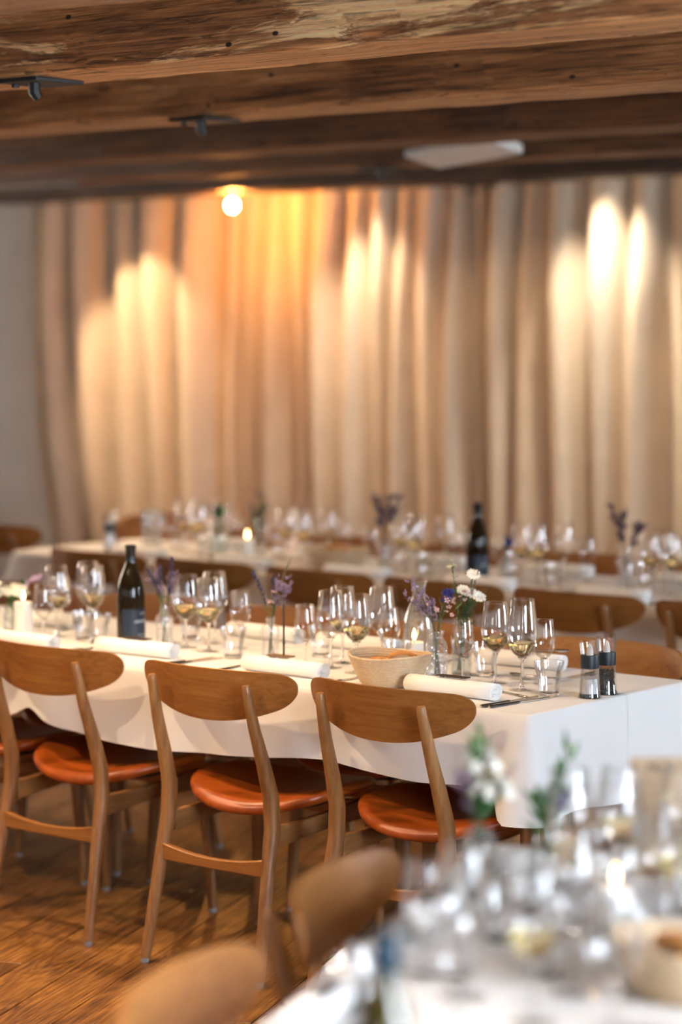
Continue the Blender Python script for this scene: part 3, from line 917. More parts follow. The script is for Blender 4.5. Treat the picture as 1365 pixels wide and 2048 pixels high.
BF, BB, BR, BL = 6.655, 7.37, -3.3, -7.2
table('long oak dining table under the back white cloth', (BR + BL) / 2, (BF + BB) / 2, BR - BL, BB - BF, 0)
cloth('white cloth on back table before the curtain', (BR + BL) / 2, (BF + BB) / 2, BR - BL, BB - BF, 0, .20, .26, 5)
CO = Vector((-2.468, 3.34)); CLd = Vector((sin(CR), -cos(CR))); CWd = Vector((cos(CR), sin(CR)))
CLen, CWid = 2.0, .78
cc = CO + CLd * (CLen / 2) + CWd * (CWid / 2)
def hemC(x, y, nx, ny): return 0
table('oak dining table under the blurred front white cloth', cc.x, cc.y, CLen, CWid, -pi / 2 + CR)
cloth('white cloth on the blurred front table at lower right', cc.x, cc.y, CLen, CWid, -pi / 2 + CR, .20, .26, 6)
for x in (0,):
    pass

# ------------------------------------------------------------------ tableware makers
def wine_glass_maker(sc, wine):
    def mk():
        t = thing('wine_glass', '', 'wine glass')
        H = .208 * sc
        zb = .080 * sc
        prof = [(.0035, zb), (.012, zb + .004 * sc), (.022, zb + .012 * sc), (.031, zb + .025 * sc), (.0365, zb + .040 * sc), (.0385, zb + .054 * sc), (.0380, zb + .070 * sc),
                (.0360, zb + .088 * sc), (.0335, zb + .106 * sc), (.0308, H - .001), (.0304, H)]
        prof = [(r_ * (sc if r_ > .004 else 1), z) for r_, z in prof]
        g = G().lathe(prof, 28)
        rim = prof[-1][0]
        g.tube([(rim * cos(2 * pi * i / 28), rim * sin(2 * pi * i / 28), H) for i in range(29)], .0009, 6, False)
        part('bowl', g.mesh('bowl', 'glass_thin', True, 0), t)
        part('stem', G().lathe([(.0125 * sc, zb + .0025), (.006, zb - .003), (.0038, zb - .012), (.0032, zb - .03), (.0034, .02), (.005, .009), (.010, .0045)], 12, cap0=True, cap1=True).mesh('stem', 'glass_solid', True, 0), t)
        part('foot', G().lathe([(.005, .0060), (.015 * sc, .0035), (.030 * sc, .0018), (.0335 * sc, .0010), (.0335 * sc, .0002)], 28).mesh('foot', 'glass_thin', True, 60), t)
        if wine:
            top = zb + wine * sc
            inner = [(r_ - .0012, z + .0012) for r_, z in prof if z < top - .004 and r_ > .004]
            # radius at the top by interpolation
            for (r0, z0), (r1, z1) in zip(prof, prof[1:]):
                if z0 <= top <= z1: rt = r0 + (r1 - r0) * (top - z0) / (z1 - z0) - .0012
            g = G().lathe([(.0006, zb + .003)] + inner + [(rt, top - .0006), (rt - .0015, top), (.0005, top)], 28, cap0=True, cap1=True)
            part('wine', g.mesh('wine', 'white_wine', True, 60), t)['label'] = 'pale golden white wine'
        return t
    return mk
MK = {'big': wine_glass_maker(1.0, 0), 'wine': wine_glass_maker(1.0, .040), 'wine_low': wine_glass_maker(1.0, .034), 'small': wine_glass_maker(.79, 0)}

def make_tumbler():
    t = thing('water_tumbler', '', 'tumbler')
    n = 40
    def facet(r, z, a, j):
        k = .5 + .5 * cos(a * 10)
        w = max(0, 1 - max(0, (z - .050) / .018)) * min(1, max(0, (z - .006) / .01))
        return r - .0022 * w * (k ** .5)
    prof = [(.024, .0005), (.0255, .003), (.026, .01), (.0275, .02), (.0292, .035), (.0312, .048), (.0338, .056), (.0358, .064), (.0370, .078), (.0374, .085)]
    g = G().lathe(prof, n, fn=facet)
    g.tube([(.037 * cos(2 * pi * i / 36), .037 * sin(2 * pi * i / 36), .0855) for i in range(37)], .0011, 6, False)
    part('wall', g.mesh('wall', 'glass_thin', True, 35), t)
    part('inner_wall', G().lathe([(.0225, .011), (.0245, .02), (.0268, .036), (.029, .05), (.032, .058), (.0345, .068), (.0362, .085)], n).mesh('inner_wall', 'glass_thin', True, 0), t)
    part('base', G().lathe([(.0225, .0004), (.0245, .003), (.0245, .008), (.021, .0105), (.001, .0095)], 28, cap0=True, cap1=True).mesh('base', 'glass_solid', True, 50), t)
    return t
def make_napkin():
    t = thing('napkin_roll', '', 'napkin')
    # rolled cloth: a spiral swept along X, origin under the middle
    Lh, R0 = .136, .0235
    n = 90; turns = 3.2
    def sp(k):
        a = -pi / 2 + 2 * pi * turns * k
        r_ = .006 + (R0 - .006) * (k ** .8)
        return r_ * cos(a) * 1.04, r_ * sin(a) * .96
    xs = [-Lh, -Lh * .6, 0, Lh * .6, Lh]
    g = G()
    vs = []; fs = []
    zmin = min(sp(i / n)[1] for i in range(n + 1))
    for j, x in enumerate(xs):
        for i in range(n + 1):
            y, z = sp(i / n)
            dx = .004 * sin(i * .21) if abs(x) == Lh else 0
            vs.append((x + dx, y, z - zmin + .0016))
    for j in range(len(xs) - 1):
        for i in range(n):
            a = j * (n + 1) + i
            fs.append((a, a + 1, a + n + 2, a + n + 1))
    o = part('cloth', g.add(vs, fs).mesh('cloth', 'napkin', True, 0), t)
    s = o.modifiers.new('thick', 'SOLIDIFY'); s.thickness = .0016; s.offset = 0
    return t
def make_nameplate():
    g = G().box((0, 0, .0015), (.090, .024, .003))
    o = link('name_plate', g.mesh('name_plate', 'dark_wood', False)); bevel(o, .0008)
    return tag(o, '', 'name plate')
def make_knife():
    t = thing('table_knife', '', 'knife')
    part('handle', G().tube([(0, -.115, .0036), (0, -.11, .0042), (0, -.06, .0044), (0, -.005, .0036)], [.003, .0058, .0056, .0040], 10, sq=(1.2, .6)).mesh('handle', 'steel'), t)
    g = G(); vs = []; fs = []
    bl = [(-.006, .005), (.03, .0085), (.075, .0095), (.10, .0075), (.113, .002)]
    for y, w in bl:
        for dx, z in ((-.003, .0034), (w, .0034), (w, .0016), (-.003, .0012)): vs.append((dx, y, z))
    for i in range(len(bl) - 1):
        for q in range(4): fs.append((i * 4 + q, i * 4 + (q + 1) % 4, i * 4 + 4 + (q + 1) % 4, i * 4 + 4 + q))
    fs += [(3, 2, 1, 0), (16, 17, 18, 19)]
    part('blade', g.add(vs, fs).mesh('blade', 'steel', True, 30), t)
    return t
def make_fork():
    t = thing('table_fork', '', 'fork')
    part('handle', G().tube([(0, -.105, .0030), (0, -.10, .0034), (0, -.04, .0036), (0, .03, .0052), (0, .045, .0056)], [.004, .0062, .0046, .0026, .004], 10, sq=(1.2, .45)).mesh('handle', 'steel'), t)
    hd = G()
    vs = []; fs = []
    for y, w, z in ((.042, .004, .0052), (.052, .0105, .0042), (.066, .0120, .0034)):
        for dx, dz in ((-w, .001), (w, .001), (w, -.001), (-w, -.001)): vs.append((dx, y, z + dz))
    for i in range(2):
        for q in range(4): fs.append((i * 4 + q, i * 4 + (q + 1) % 4, i * 4 + 4 + (q + 1) % 4, i * 4 + 4 + q))
    fs += [(3, 2, 1, 0), (8, 9, 10, 11)]
    hd.add(vs, fs)
    h = part('head', hd.mesh('head', 'steel', True, 30), t)
    for k in range(4):
        x = -.0099 + k * .0066
        part('tine', G().tube([(x, .064, .0034), (x, .09, .0042), (x, .108, .0075)], [.0019, .0016, .0009], 6).mesh('tine', 'steel'), t)
    return t
def make_spoon():
    t = thing('tea_spoon', '', 'spoon')
    part('handle', G().tube([(0, -.07, .0026), (0, -.065, .003), (0, -.02, .0034), (0, .03, .0052)], [.003, .005, .0034, .0022], 10, sq=(1.2, .45)).mesh('handle', 'steel'), t)
    vs = []; fs = []; n = 16
    for k, z in ((0.0, .0012), (.5, .0020), (.85, .0048), (1.0, .0068)):
        for i in range(n):
            a = 2 * pi * i / n
            vs.append((.0135 * k * cos(a), .05 + .021 * k * sin(a), z))
    for j in range(3):
        for i in range(n):
            q = (i + 1) % n; fs.append((j * n + i, j * n + q, (j + 1) * n + q, (j + 1) * n + i))
    o = part('spoon_bowl', G().add(vs, fs).mesh('spoon_bowl', 'steel', True, 0), t)
    s = o.modifiers.new('thick', 'SOLIDIFY'); s.thickness = .0012; s.offset = 1
    return t
def candle(x, y, h, r_, label):
    t = thing('pillar_candle', label, 'candle', (x, y, TZ), 0, 'lit white pillar candles')
    part('wax_body', G().lathe([(r_ * .97, 0), (r_, .004), (r_, h - .004), (r_ * .96, h), (r_ * .7, h - .002), (r_ * .3, h - .005), (.001, h - .006)], 28, cap0=True).mesh('wax_body', 'wax', True, 50), t)
    wk = part('wick', G().tube([(0, 0, h - .008), (.0005, 0, h + .004), (.001, 0, h + .010)], .0010, 6).mesh('wick', 'wick'), t)
    part('flame', G().lathe([(.0006, h + .005), (.0045, h + .010), (.0058, h + .016), (.0045, h + .024), (.0022, h + .031), (.0004, h + .037)], 12, (.0005, 0, 0), True, True).mesh('flame', 'flame', True, 0), t)
def basket(x, y, rz, label, sx=1.0, sy=.88, sc=1.0):
    t = thing('bread_basket', label, 'basket', (x, y, TZ), rz, 'coiled cane bread baskets')
    g = G()
    nco = 13
    for k in range(nco):
        q = k / (nco - 1)
        R1 = (.070 + .036 * q ** .8) * sc; z = .0042 + q * .072 * sc
        g.ring(lambda a: (R1 * sx * cos(a), R1 * sy * sin(a), z + .004 * q * cos(2 * a)), .0036 * sc)
    part('coil_wall', g.mesh('coil_wall', 'cane'), t)
    g = G()
    for k in range(9):
        R1 = .066 * sc * (k + .5) / 9 + .002
        g.ring(lambda a: (R1 * sx * cos(a), R1 * sy * sin(a), .0045), .0040, 32, 6)
    part('coil_base', g.mesh('coil_base', 'cane'), t)
    return t
def bread(x, y, z, rz, label, scale=1.0, tilt=0.5):
    t = thing('bread_slice', label, 'bread', (x, y, z), rz, 'slices of bread in the baskets')
    t.rotation_euler = (tilt, 0.1, rz)
    n = 22; hw, hh = .045 * scale, .034 * scale
    def outline(k, d):
        vs = []
        for i in range(n):
            a = 2 * pi * i / n
            w = 1 + .05 * sin(3 * a + x * 50) + .03 * sin(5 * a)
            vs.append((hw * k * w * cos(a), d, hh * k * w * sin(a) * (1.0 if sin(a) > 0 else .8)))
        return vs
    g = G(); rows = [(.9, -.008), (.97, -.0065), (1.0, 0), (.97, .0065), (.9, .008)]
    vs = []
    for k, d in rows: vs += outline(k, d)
    fs = []
    for j in range(4):
        for i in range(n):
            q = (i + 1) % n; fs.append((j * n + i, j * n + q, (j + 1) * n + q, (j + 1) * n + i))
    part('crust', g.add(vs, fs).mesh('crust', 'bread_crust', True, 0), t)
    g = G()
    g.add(outline(.9, -.0085), [tuple(range(n))]); g.add(outline(.9, .0085), [tuple(range(n - 1, -1, -1))])
    part('crumb', g.mesh('crumb', 'bread_crumb', False), t)
def bottle(x, y, label, green=False, rz=0.0):
    t = thing('wine_bottle', label, 'bottle', (x, y, TZ), rz, 'wine bottles')
    prof = [(.030, .0), (.0385, .002), (.0400, .008), (.0402, .13), (.0395, .150), (.0365, .172), (.030, .195), (.0225, .214), (.0172, .228), (.0150, .240), (.0142, .262), (.0142, .276), (.0152, .277), (.0152, .284), (.0136, .286), (.001, .286)]
    part('body', G().lathe(prof, 32, cap0=True).mesh('body', 'bottle_green' if green else 'bottle_glass', True, 60), t)
    part('capsule', G().lathe([(.0150, .236), (.0148, .250), (.0147, .276), (.0158, .2775), (.0158, .2850), (.013, .2870), (.001, .2870)], 24).mesh('capsule', 'capsule_teal' if green else 'capsule', True, 50), t)
    # label wraps part of the body; printed lines in pale ink
    def arcpatch(a0, a1, z0, z1, r_, mat, name, par):
        n = max(2, int(abs(a1 - a0) / .06))
        g = G().grid(lambda u, v: (r_ * cos(a0 + (a1 - a0) * u), r_ * sin(a0 + (a1 - a0) * u), z0 + (z1 - z0) * v), n, 1)
        return part(name, g.mesh(name, mat, True, 0), par)
    lb = arcpatch(-1.75, .75, .012, .105, .0405, 'label_navy', 'label', t)
    rr = random.Random(2)
    def printed(a0, a1, z, h):
        a = a0
        g = G()
        while a < a1:
            w = rr.uniform(.02, .06)
            zz = z; hh = h * rr.choice((.7, 1, 1))
            g.grid(lambda u, v: (.0407 * cos(a + w * u), .0407 * sin(a + w * u), zz + hh * v), 1, 1)
            a += w + .03
        part('printed_line', g.mesh('printed_line', 'label_print', False), lb)
    printed(-.85, .35, .066, .009); printed(-.45, .05, .090, .007); printed(-.6, .2, .030, .004); printed(-.5, .1, .022, .004)
    return t
def mill(x, y, filling, rz, label):
    t = thing('spice_mill', label, 'mill', (x, y, TZ), rz, 'salt and pepper mills')
    n = 24
    # clear flared lower body
    part('body', G().lathe([(.0245, .0), (.0245, .003), (.0225, .012), (.0205, .035), (.0190, .060), (.0185, .070)], n, cap0=True).mesh('body', 'glass_thin', True, 60), t)
    part('chamber', G().lathe([(.0185, .012), (.0172, .035), (.0158, .060), (.0155, .070)], n).mesh('chamber', 'glass_thin', True, 60), t)
    part('foot_ring', G().lathe([(.0212, .0005), (.0212, .0095), (.001, .0095)], n).mesh('foot_ring', 'capsule', True, 50), t)
    if filling == 'salt':
        part('salt_fill', G().lathe([(.001, .0100), (.0178, .0105), (.0165, .035), (.0158, .045), (.001, .047)], n).mesh('salt_fill', 'salt', True, 60), t)
    else:
        rr = random.Random(9); g = G()
        g.lathe([(.001, .0100), (.0150, .0105), (.0140, .035), (.0130, .055), (.001, .056)], 14)
        for k in range(260):
            a = rr.uniform(0, 6.28); z = rr.uniform(.013, .060); R1 = (.0178 - (z - .012) * .045) * (rr.uniform(.86, .97) if rr.random() < .8 else rr.uniform(.2, .9))
            g.ball((R1 * cos(a), R1 * sin(a), z), (.0021, .0021, .0021), 5, 3)
        o = part('peppercorns', g.mesh('peppercorns', 'pepper', True, 0), t); o['kind'] = 'stuff'
    part('grip_band', G().lathe([(.0160, .0695), (.0192, .070), (.0195, .072), (.0195, .0915), (.0192, .0935), (.0160, .094)], n).mesh('grip_band', 'black_rubber', True, 40), t)
    # clear slanted cup on top with the grinder cone inside
    vs = []; fs = []
    m = 6
    for j in range(m + 1):
        k = j / m
        for i in range(n):
            a = 2 * pi * i / n
            R1 = .0188 + .0042 * k
            z = .0935 + k * (.030 + .0085 * cos(a))
            vs.append((R1 * cos(a), R1 * sin(a), z))
    for j in range(m):
        for i in range(n):
            q = (i + 1) % n; fs.append((j * n + i, j * n + q, (j + 1) * n + q, (j + 1) * n + i))
    g = G().add(vs, fs)
    vs2 = [(x_ * .88, y_ * .88, z_) for x_, y_, z_ in vs]
    g.add(vs2, [f[::-1] for f in fs])
    rimf = [(m * n + i, m * n + (i + 1) % n, len(vs) + m * n + (i + 1) % n, len(vs) + m * n + i) for i in range(n)]
    g.f += rimf
    part('cup', g.mesh('cup', 'glass_thin', True, 60), t)
    part('grinder_cone', G().lathe([(.0075, .0935), (.0070, .102), (.0052, .110), (.0025, .1145), (.0005, .116)], 14).mesh('grinder_cone', 'white_plastic'), t)
    return t
# fit the mills to their measured height and girth
def fit_mill(t):
    def zf(z):
        if z < .0695: return z * 1.05
        if z < .094: return .073 + (z - .0695) * 1.35
        return .106 + (z - .094) * 1.30
    for ch in KIDS[t.name]:
        for v_ in ch.data.vertices:
            v_.co = (v_.co.x * 1.2, v_.co.y * 1.2, zf(v_.co.z))

# ------------------------------------------------------------------ vases and flowers
VR = Vector((cos(radians(39.5)), sin(radians(39.5)), 0))       # one side of the room's diagonal
VD = Vector((-sin(radians(39.5)), cos(radians(39.5)), 0))
def diamond_vase(x, y, label):
    t = thing('cut_glass_vase', label, 'vase', (x, y, TZ), 0, 'small glass bud vases')
    n = 60; rows = []
    H = .124
    for j in range(41):
        z = .001 + (.088 - .001) * j / 40; rows.append((.0285 - .002 * abs(j / 40 - .5), z))
    def fn(r, z, a, j):
        u = a * 9 / (2 * pi); w = z / .0215
        p = abs(((u + w) % 1) - .5) * 2; q = abs(((u - w) % 1) - .5) * 2
        e = max(p, q)
        return r - .0022 * (1 - e) * (1 if 0 < j < 40 else 0) + .0012 * (e > .85)
    part('body', G().lathe(rows, n, fn=fn).mesh('body', 'glass_cut', True, 30), t)
    part('neck', G().lathe([(.0275, .088), (.0255, .096), (.0205, .101), (.0180, .106), (.0175, .114), (.0195, .120), (.0215, .122), (.0212, .124)], 28).mesh('neck', 'glass_cut', True, 50), t)
    part('base', G().lathe([(.001, .0005), (.026, .0005), (.0275, .004), (.024, .009), (.001, .008)], 28).mesh('base', 'glass_solid', True, 50), t)
    part('water', G().lathe([(.001, .010), (.0235, .0105), (.0235, .055), (.001, .0555)], 24).mesh('water', 'glass_thin', True, 50), t)
    return t, .124
def square_vase(x, y, label, rz=.5):
    t = thing('square_glass_vase', label, 'vase', (x, y, TZ), rz, 'small glass bud vases')
    def fn(r, z, a, j):
        if z > .085: return r
        k = max(abs(cos(a)), abs(sin(a)))
        return r * min(1.25, .92 / k)
    part('body', G().lathe([(.024, .001), (.0265, .003), (.0265, .072), (.0245, .082), (.017, .088), (.0140, .092), (.0135, .100), (.0160, .106), (.0158, .109)], 40, fn=fn).mesh('body', 'glass_jar', True, 40), t)
    part('base', G().lathe([(.001, .0005), (.023, .0008), (.0245, .006), (.001, .007)], 40, fn=fn).mesh('base', 'glass_solid', True, 50), t)
    part('water', G().lathe([(.001, .008), (.0225, .0085), (.0225, .048), (.001, .0485)], 32, fn=fn).mesh('water', 'glass_thin', True, 50), t)
    return t, .109
def ribbed_vase(x, y, label, s=1.0):
    t = thing('ribbed_glass_vase', label, 'vase', (x, y, TZ), 0, 'small glass bud vases')
    def fn(r, z, a, j): return r + (.0008 * cos(a * 20) if z < .085 * s else 0)
    part('body', G().lathe([(.021 * s, .001), (.0232 * s, .003), (.0235 * s, .08 * s), (.022 * s, .088 * s), (.0135 * s, .093 * s), (.0115 * s, .098 * s), (.0118 * s, .106 * s), (.0142 * s, .110 * s), (.0138 * s, .112 * s)], 80, fn=fn).mesh('body', 'glass_cut', True, 40), t)
    part('base', G().lathe([(.001, .0005), (.0205 * s, .0008), (.0215 * s, .006), (.001, .007)], 32).mesh('base', 'glass_solid', True, 50), t)
    part('water', G().lathe([(.001, .008), (.0205 * s, .0085), (.0205 * s, .052 * s), (.001, .0525 * s)], 24).mesh('water', 'glass_thin', True, 50), t)
    return t, .112 * s
def jar_vase(x, y, label, r_=.04, h=.165):
    t = thing('glass_jar_vase', label, 'vase', (x, y, TZ), 0, 'glass jars of flowers')
    part('body', G().lathe([(r_ * .9, .001), (r_, .006), (r_, h * .80), (r_ * .8, h * .9), (r_ * .62, h * .94), (r_ * .66, h)], 28).mesh('body', 'glass_jar', True, 60), t)
    part('base', G().lathe([(.001, .0005), (r_ * .88, .001), (r_ * .9, .007), (.001, .008)], 24).mesh('base', 'glass_solid', True, 50), t)
    part('water', G().lathe([(.001, .009), (r_ * .92, .0095), (r_ * .92, h * .5), (.001, h * .5 + .001)], 24).mesh('water', 'glass_thin', True, 50), t)
    return t, h
def sprig(kind, vx, vy, mouth, tip, label, seed=0, name=None):
    """a cut stem standing in a vase; tip = (sideways, up, back) from the vase mouth"""
    r = random.Random(seed * 7 + len(label))
    t = thing(name or {'lavender': 'lavender_sprig', 'limonium': 'sea_lavender_sprig', 'wax': 'waxflower_sprig', 'daisy': 'white_daisy', 'delph': 'blue_delphinium',
                       'grass': 'grass_ear', 'leaf': 'green_foliage', 'bush': 'leafy_blossom_sprig', 'cream': 'cream_blossom', 'cluster': 'white_blossom_cluster', 'spike': 'pink_flower_spike', 'seed': 'dried_flower_sprig'}[kind],
              label, 'flower', (vx, vy, TZ), 0, 'cut flowers in the bud vases')
    side = VR * tip[0] + VD * tip[2]
    B = Vector((0, 0, .012)) - side * .12 + Vector((r.uniform(-.004, .004), r.uniform(-.004, .004), 0))
    Mo = Vector((0, 0, mouth)) + side.normalized() * (.006 if side.length > 0 else 0) + Vector((r.uniform(-.003, .003), r.uniform(-.003, .003), 0))
    T_ = Vector((0, 0, mouth + tip[1])) + side
    def P(k):
        if k < .35: return B.lerp(Mo, k / .35)
        q = (k - .35) / .65
        c = Mo + (Mo - B).normalized() * (T_ - Mo).length * .45
        return Mo * (1 - q) ** 2 + c * 2 * q * (1 - q) + T_ * q * q
    st = 'stem_brown' if kind in ('limonium', 'seed') else 'stem_green'
    thick = .0016 if kind not in ('grass',) else .0008
    g = G().tube([P(i / 14) for i in range(15)], [thick * (1.15 - .6 * i / 14) for i in range(15)], 6)
    fl = G(); lf = G()
    def rv(s): return Vector((r.gauss(0, 1), r.gauss(0, 1), r.gauss(0, 1))).normalized() * s
    def petalflower(c, nrm, rad, n, w, gg):
        nrm = nrm.normalized(); a = nrm.orthogonal().normalized(); b = nrm.cross(a)
        for i in range(n):
            th = 2 * pi * i / n + r.uniform(-.1, .1)
            d = a * cos(th) + b * sin(th); s = nrm.cross(d)
            p0 = c + d * rad * .15; p1 = c + d * rad * .6 + nrm * rad * .18; p2 = c + d * rad + nrm * rad * r.uniform(.0, .2)
            gg.add([p0, p1 + s * w, p2 + s * w * .55, p2 - s * w * .55, p1 - s * w], [(0, 1, 2, 3, 4)])
        gg.ball(c, (rad * .18,) * 3, 6, 4)
    def leaf(c, d, ln, w, gg):
        d = d.normalized(); s = d.cross(Vector((0, 0, 1)))
        s = s.normalized() if s.length > .01 else Vector((1, 0, 0)); u = s.cross(d)
        gg.add([c, c + d * ln * .4 + s * w - u * w * .3, c + d * ln * .45 + u * w * .25, c + d * ln * .4 - s * w - u * w * .3, c + d * ln],
               [(0, 1, 2), (0, 2, 3), (1, 4, 2), (2, 4, 3)])
    fm = 'limonium'; lm = 'stem_green'
    if kind == 'lavender':
        fm = 'lavender_blue'
        for i in range(13):
            k = .58 + .42 * i / 12
            if i in (2, 4): continue
            for j in range(5):
                c = P(k) + rv(.0042); fl.ball(c, (.0023, .0023, .0034), 6, 4)
        for i in range(5): leaf(P(.4 + .03 * i), rv(1) + Vector((0, 0, 1.2)), .03, .0016, lf)
    elif kind in ('limonium', 'seed'):
        fm = 'limonium' if kind == 'limonium' else 'seed_dark'
        for i in range(18 if kind == 'limonium' else 26):
            k = r.uniform(.55, 1.0); p = P(k); d = (rv(1) * .8 + Vector((0, 0, .9)) + side.normalized() * .5 if side.length else rv(1) + Vector((0, 0, 1)))
            e = p + d.normalized() * r.uniform(.018, .036)
            g.tube([p, p.lerp(e, .5) + rv(.002), e], [.0007, .0006, .0004], 5)
            for j in range(7):
                c = p.lerp(e, r.uniform(.35, 1.08)) + rv(.0032)
                fl.ball(c, (.0017, .0017, .0030) if kind == 'limonium' else (.0028, .0028, .0042), 5, 3)
    elif kind == 'wax':
        fm = 'wax_pink'
        for i in range(7):
            p = P(r.uniform(.6, 1)); e = p + (rv(1) + Vector((0, 0, .7))).normalized() * r.uniform(.014, .03)
            g.tube([p, e], [.0007, .0005], 5)
            petalflower(e, rv(.5) + Vector((0, 0, 1)) - VD * .5, r.uniform(.006, .0085), 5, .0026, fl)
        for i in range(14): leaf(P(r.uniform(.45, .95)), rv(1) + Vector((0, 0, .8)), .02, .0009, lf)
    elif kind == 'daisy':
        fm = 'petal_white'
        petalflower(P(1), Vector((0, 0, .8)) - VD * .7 + VR * r.uniform(-.5, .5), .0195, 13, .0038, fl)
        petalflower(P(1) - Vector((0, 0, .002)), Vector((0, 0, .8)) - VD * .6, .0175, 9, .0040, fl)
        for i in range(6): leaf(P(r.uniform(.4, .8)), rv(.6) + Vector((0, 0, 1)), .04, .0022, lf)
    elif kind == 'delph':
        fm = 'delphinium'
        for i in range(55):
            k = r.uniform(.86, 1.0); c = P(k) + rv(.012) * r.uniform(.5, 1.2)
            fl.ball(c, (.0040, .0040, .0036), 5, 3)
        for i in range(6): leaf(P(r.uniform(.4, .8)), rv(.6) + Vector((0, 0, 1)), .03, .0016, lf)
    elif kind == 'grass':
        fm = 'stem_brown'
        for i in range(16):
            p = P(.70 + .28 * i / 16); fl.ball(p + rv(.0014), (.0013, .0013, .0032), 5, 3)
            fl.tube([p, p + (T_ - P(.8)).normalized() * .035 + rv(.006)], [.0004, .0002], 4, False)
    elif kind == 'cream':
        fm = 'petal_cream'
        for i in range(9):
            p = P(r.uniform(.85, 1)); e = p + (rv(1) + Vector((0, 0, .8))).normalized() * r.uniform(.008, .02)
            g.tube([p, e], [.0007, .0005], 5); petalflower(e, rv(.4) + Vector((0, 0, 1)), .0075, 5, .003, fl)
        for i in range(10): leaf(P(r.uniform(.4, .9)), rv(.7) + Vector((0, 0, 1)), .03, .002, lf)
    elif kind == 'cluster':
        fm = 'petal_white'
        for i in range(34):
            c = P(1) + Vector((r.gauss(0, .020), r.gauss(0, .020), abs(r.gauss(0, .016))))
            petalflower(c, (c - P(.9)), .010, 5, .0045, fl)
        for i in range(10): leaf(P(r.uniform(.5, 1)), rv(1) + Vector((0, 0, .4)), .035, .007, lf)
        lm = 'leaf_green'
    elif kind == 'spike':
        fm = 'petal_pink'
        for i in range(22):
            c = P(.72 + .28 * i / 21) + rv(.005); petalflower(c, rv(1), .0065, 4, .003, fl)
        for i in range(9): leaf(P(r.uniform(.4, .75)), rv(1) + Vector((0, 0, .6)), .035, .006, lf)
        lm = 'leaf_green'
    elif kind == 'leaf':
        lm = 'leaf_green'; fm = 'petal_cream'
        for i in range(16): leaf(P(r.uniform(.38, 1)), rv(.8) + Vector((0, 0, .8)), r.uniform(.03, .055), .007, lf)
        fl.ball(P(1), (.004, .004, .006), 6, 4)
    elif kind == 'bush':
        lm = 'stem_green'; fm = 'wax_pink'
        for i in range(40): leaf(P(r.uniform(.4, 1)) + rv(.008), rv(1) + Vector((0, 0, .5)), r.uniform(.02, .04), .005, lf)
        for i in range(8): petalflower(P(1) + rv(.016) + Vector((0, 0, .008)), rv(.6) + Vector((0, 0, 1)), .0075, 5, .003, fl)
    part('stem', g.mesh('stem', st), t)
    if lf.f: part('leaves', lf.mesh('leaves', lm, False), t)
    if fl.f: part('blossoms', fl.mesh('blossoms', fm, False), t)
    return t

# ------------------------------------------------------------------ middle table
ORD = ['first', 'second', 'third', 'fourth', 'fifth', 'sixth', 'seventh']
GG = 'wine glasses on the %s table'; GT = 'water tumblers on the %s table'
def put_glass(kind, x, y, label, tab):
    rz = random.Random(int(x * 1000) ^ int(y * 777)).uniform(0, 6)
    place(kind, MK[kind], label, (x, y, TZ), rz, GG % tab)
def put_tumbler(x, y, label, tab):
    place('tumbler', make_tumbler, label, (x, y, TZ), random.Random(int(x * 1000)).uniform(0, 1), GT % tab)
A_GL = [('wine', -3.601, 4.991, 'large glass of white wine standing left in the rightmost group'),
        ('wine', -3.481, 4.938, 'large glass of white wine at front of the rightmost group'),
        ('big', -3.591, 5.095, 'large empty wine glass at back of the rightmost group'),
        ('small', -3.672, 4.945, 'small empty wine glass beside the square vase'),
        ('small', -3.500, 5.060, 'small empty wine glass right of the rightmost white wines'),
        ('big', -4.100, 4.930, 'large empty wine glass left in the group behind the basket'),
        ('wine', -3.990, 4.905, 'large glass of white wine right behind the bread basket'),
        ('wine_low', -4.135, 5.022, 'large glass of white wine at back of the group behind the basket'),
        ('big', -4.050, 5.085, 'large empty wine glass at back of the group behind the basket'),
        ('small', -4.185, 4.925, 'small empty wine glass leftmost in the group behind the basket'),
        ('small', -3.965, 5.010, 'small empty wine glass between the basket group and the carafe'),
        ('wine', -4.674, 4.977, 'large glass of white wine right of the dark bottle, left one'),
        ('wine', -4.565, 4.955, 'large glass of white wine right of the dark bottle, front one'),
        ('big', -4.668, 5.092, 'large empty wine glass in the group right of dark bottle'),
        ('small', -4.540, 5.060, 'small empty wine glass behind a tumbler, left of lavender vase'),
        ('small', -4.770, 5.020, 'small empty wine glass behind the vase beside the dark bottle'),
        ('wine_low', -5.135, 4.915, 'large glass of white wine left of the dark bottle, left one'),
        ('wine', -5.055, 4.985, 'large glass of white wine left of the dark bottle, right one'),
        ('big', -5.150, 5.060, 'large empty wine glass in the group left of dark bottle'),
        ('small', -5.085, 4.815, 'small empty wine glass beside the left lit candle'),
        ('small', -4.985, 5.060, 'small empty wine glass just behind the dark bottle'),
        ('small', -5.225, 5.020, 'small empty wine glass behind the left lit candle')]
for k, x, y, lb in A_GL: put_glass(k, x, y, lb, 'middle')
for x, y, lb in [(-3.376, 4.905, 'faceted water tumbler left of the salt mill'), (-3.700, 5.085, 'water tumbler behind the small glass by the square vase'),
                 (-4.428, 4.905, 'faceted water tumbler just left of the ribbed lavender vase'), (-4.258, 5.080, 'water tumbler behind the upright wooden marker'),
                 (-4.931, 4.885, 'faceted water tumbler just left of the dark wine bottle'), (-5.010, 4.905, 'faceted water tumbler behind the left group, second from bottle'),
                 (-4.790, 5.120, 'water tumbler behind the vase right of the bottle'), (-3.900, 4.965, 'water tumbler behind the bread basket')]:
    put_tumbler(x, y, lb, 'middle')
NAPW = ['rightmost', 'second from right', 'third from right', 'fourth from right']
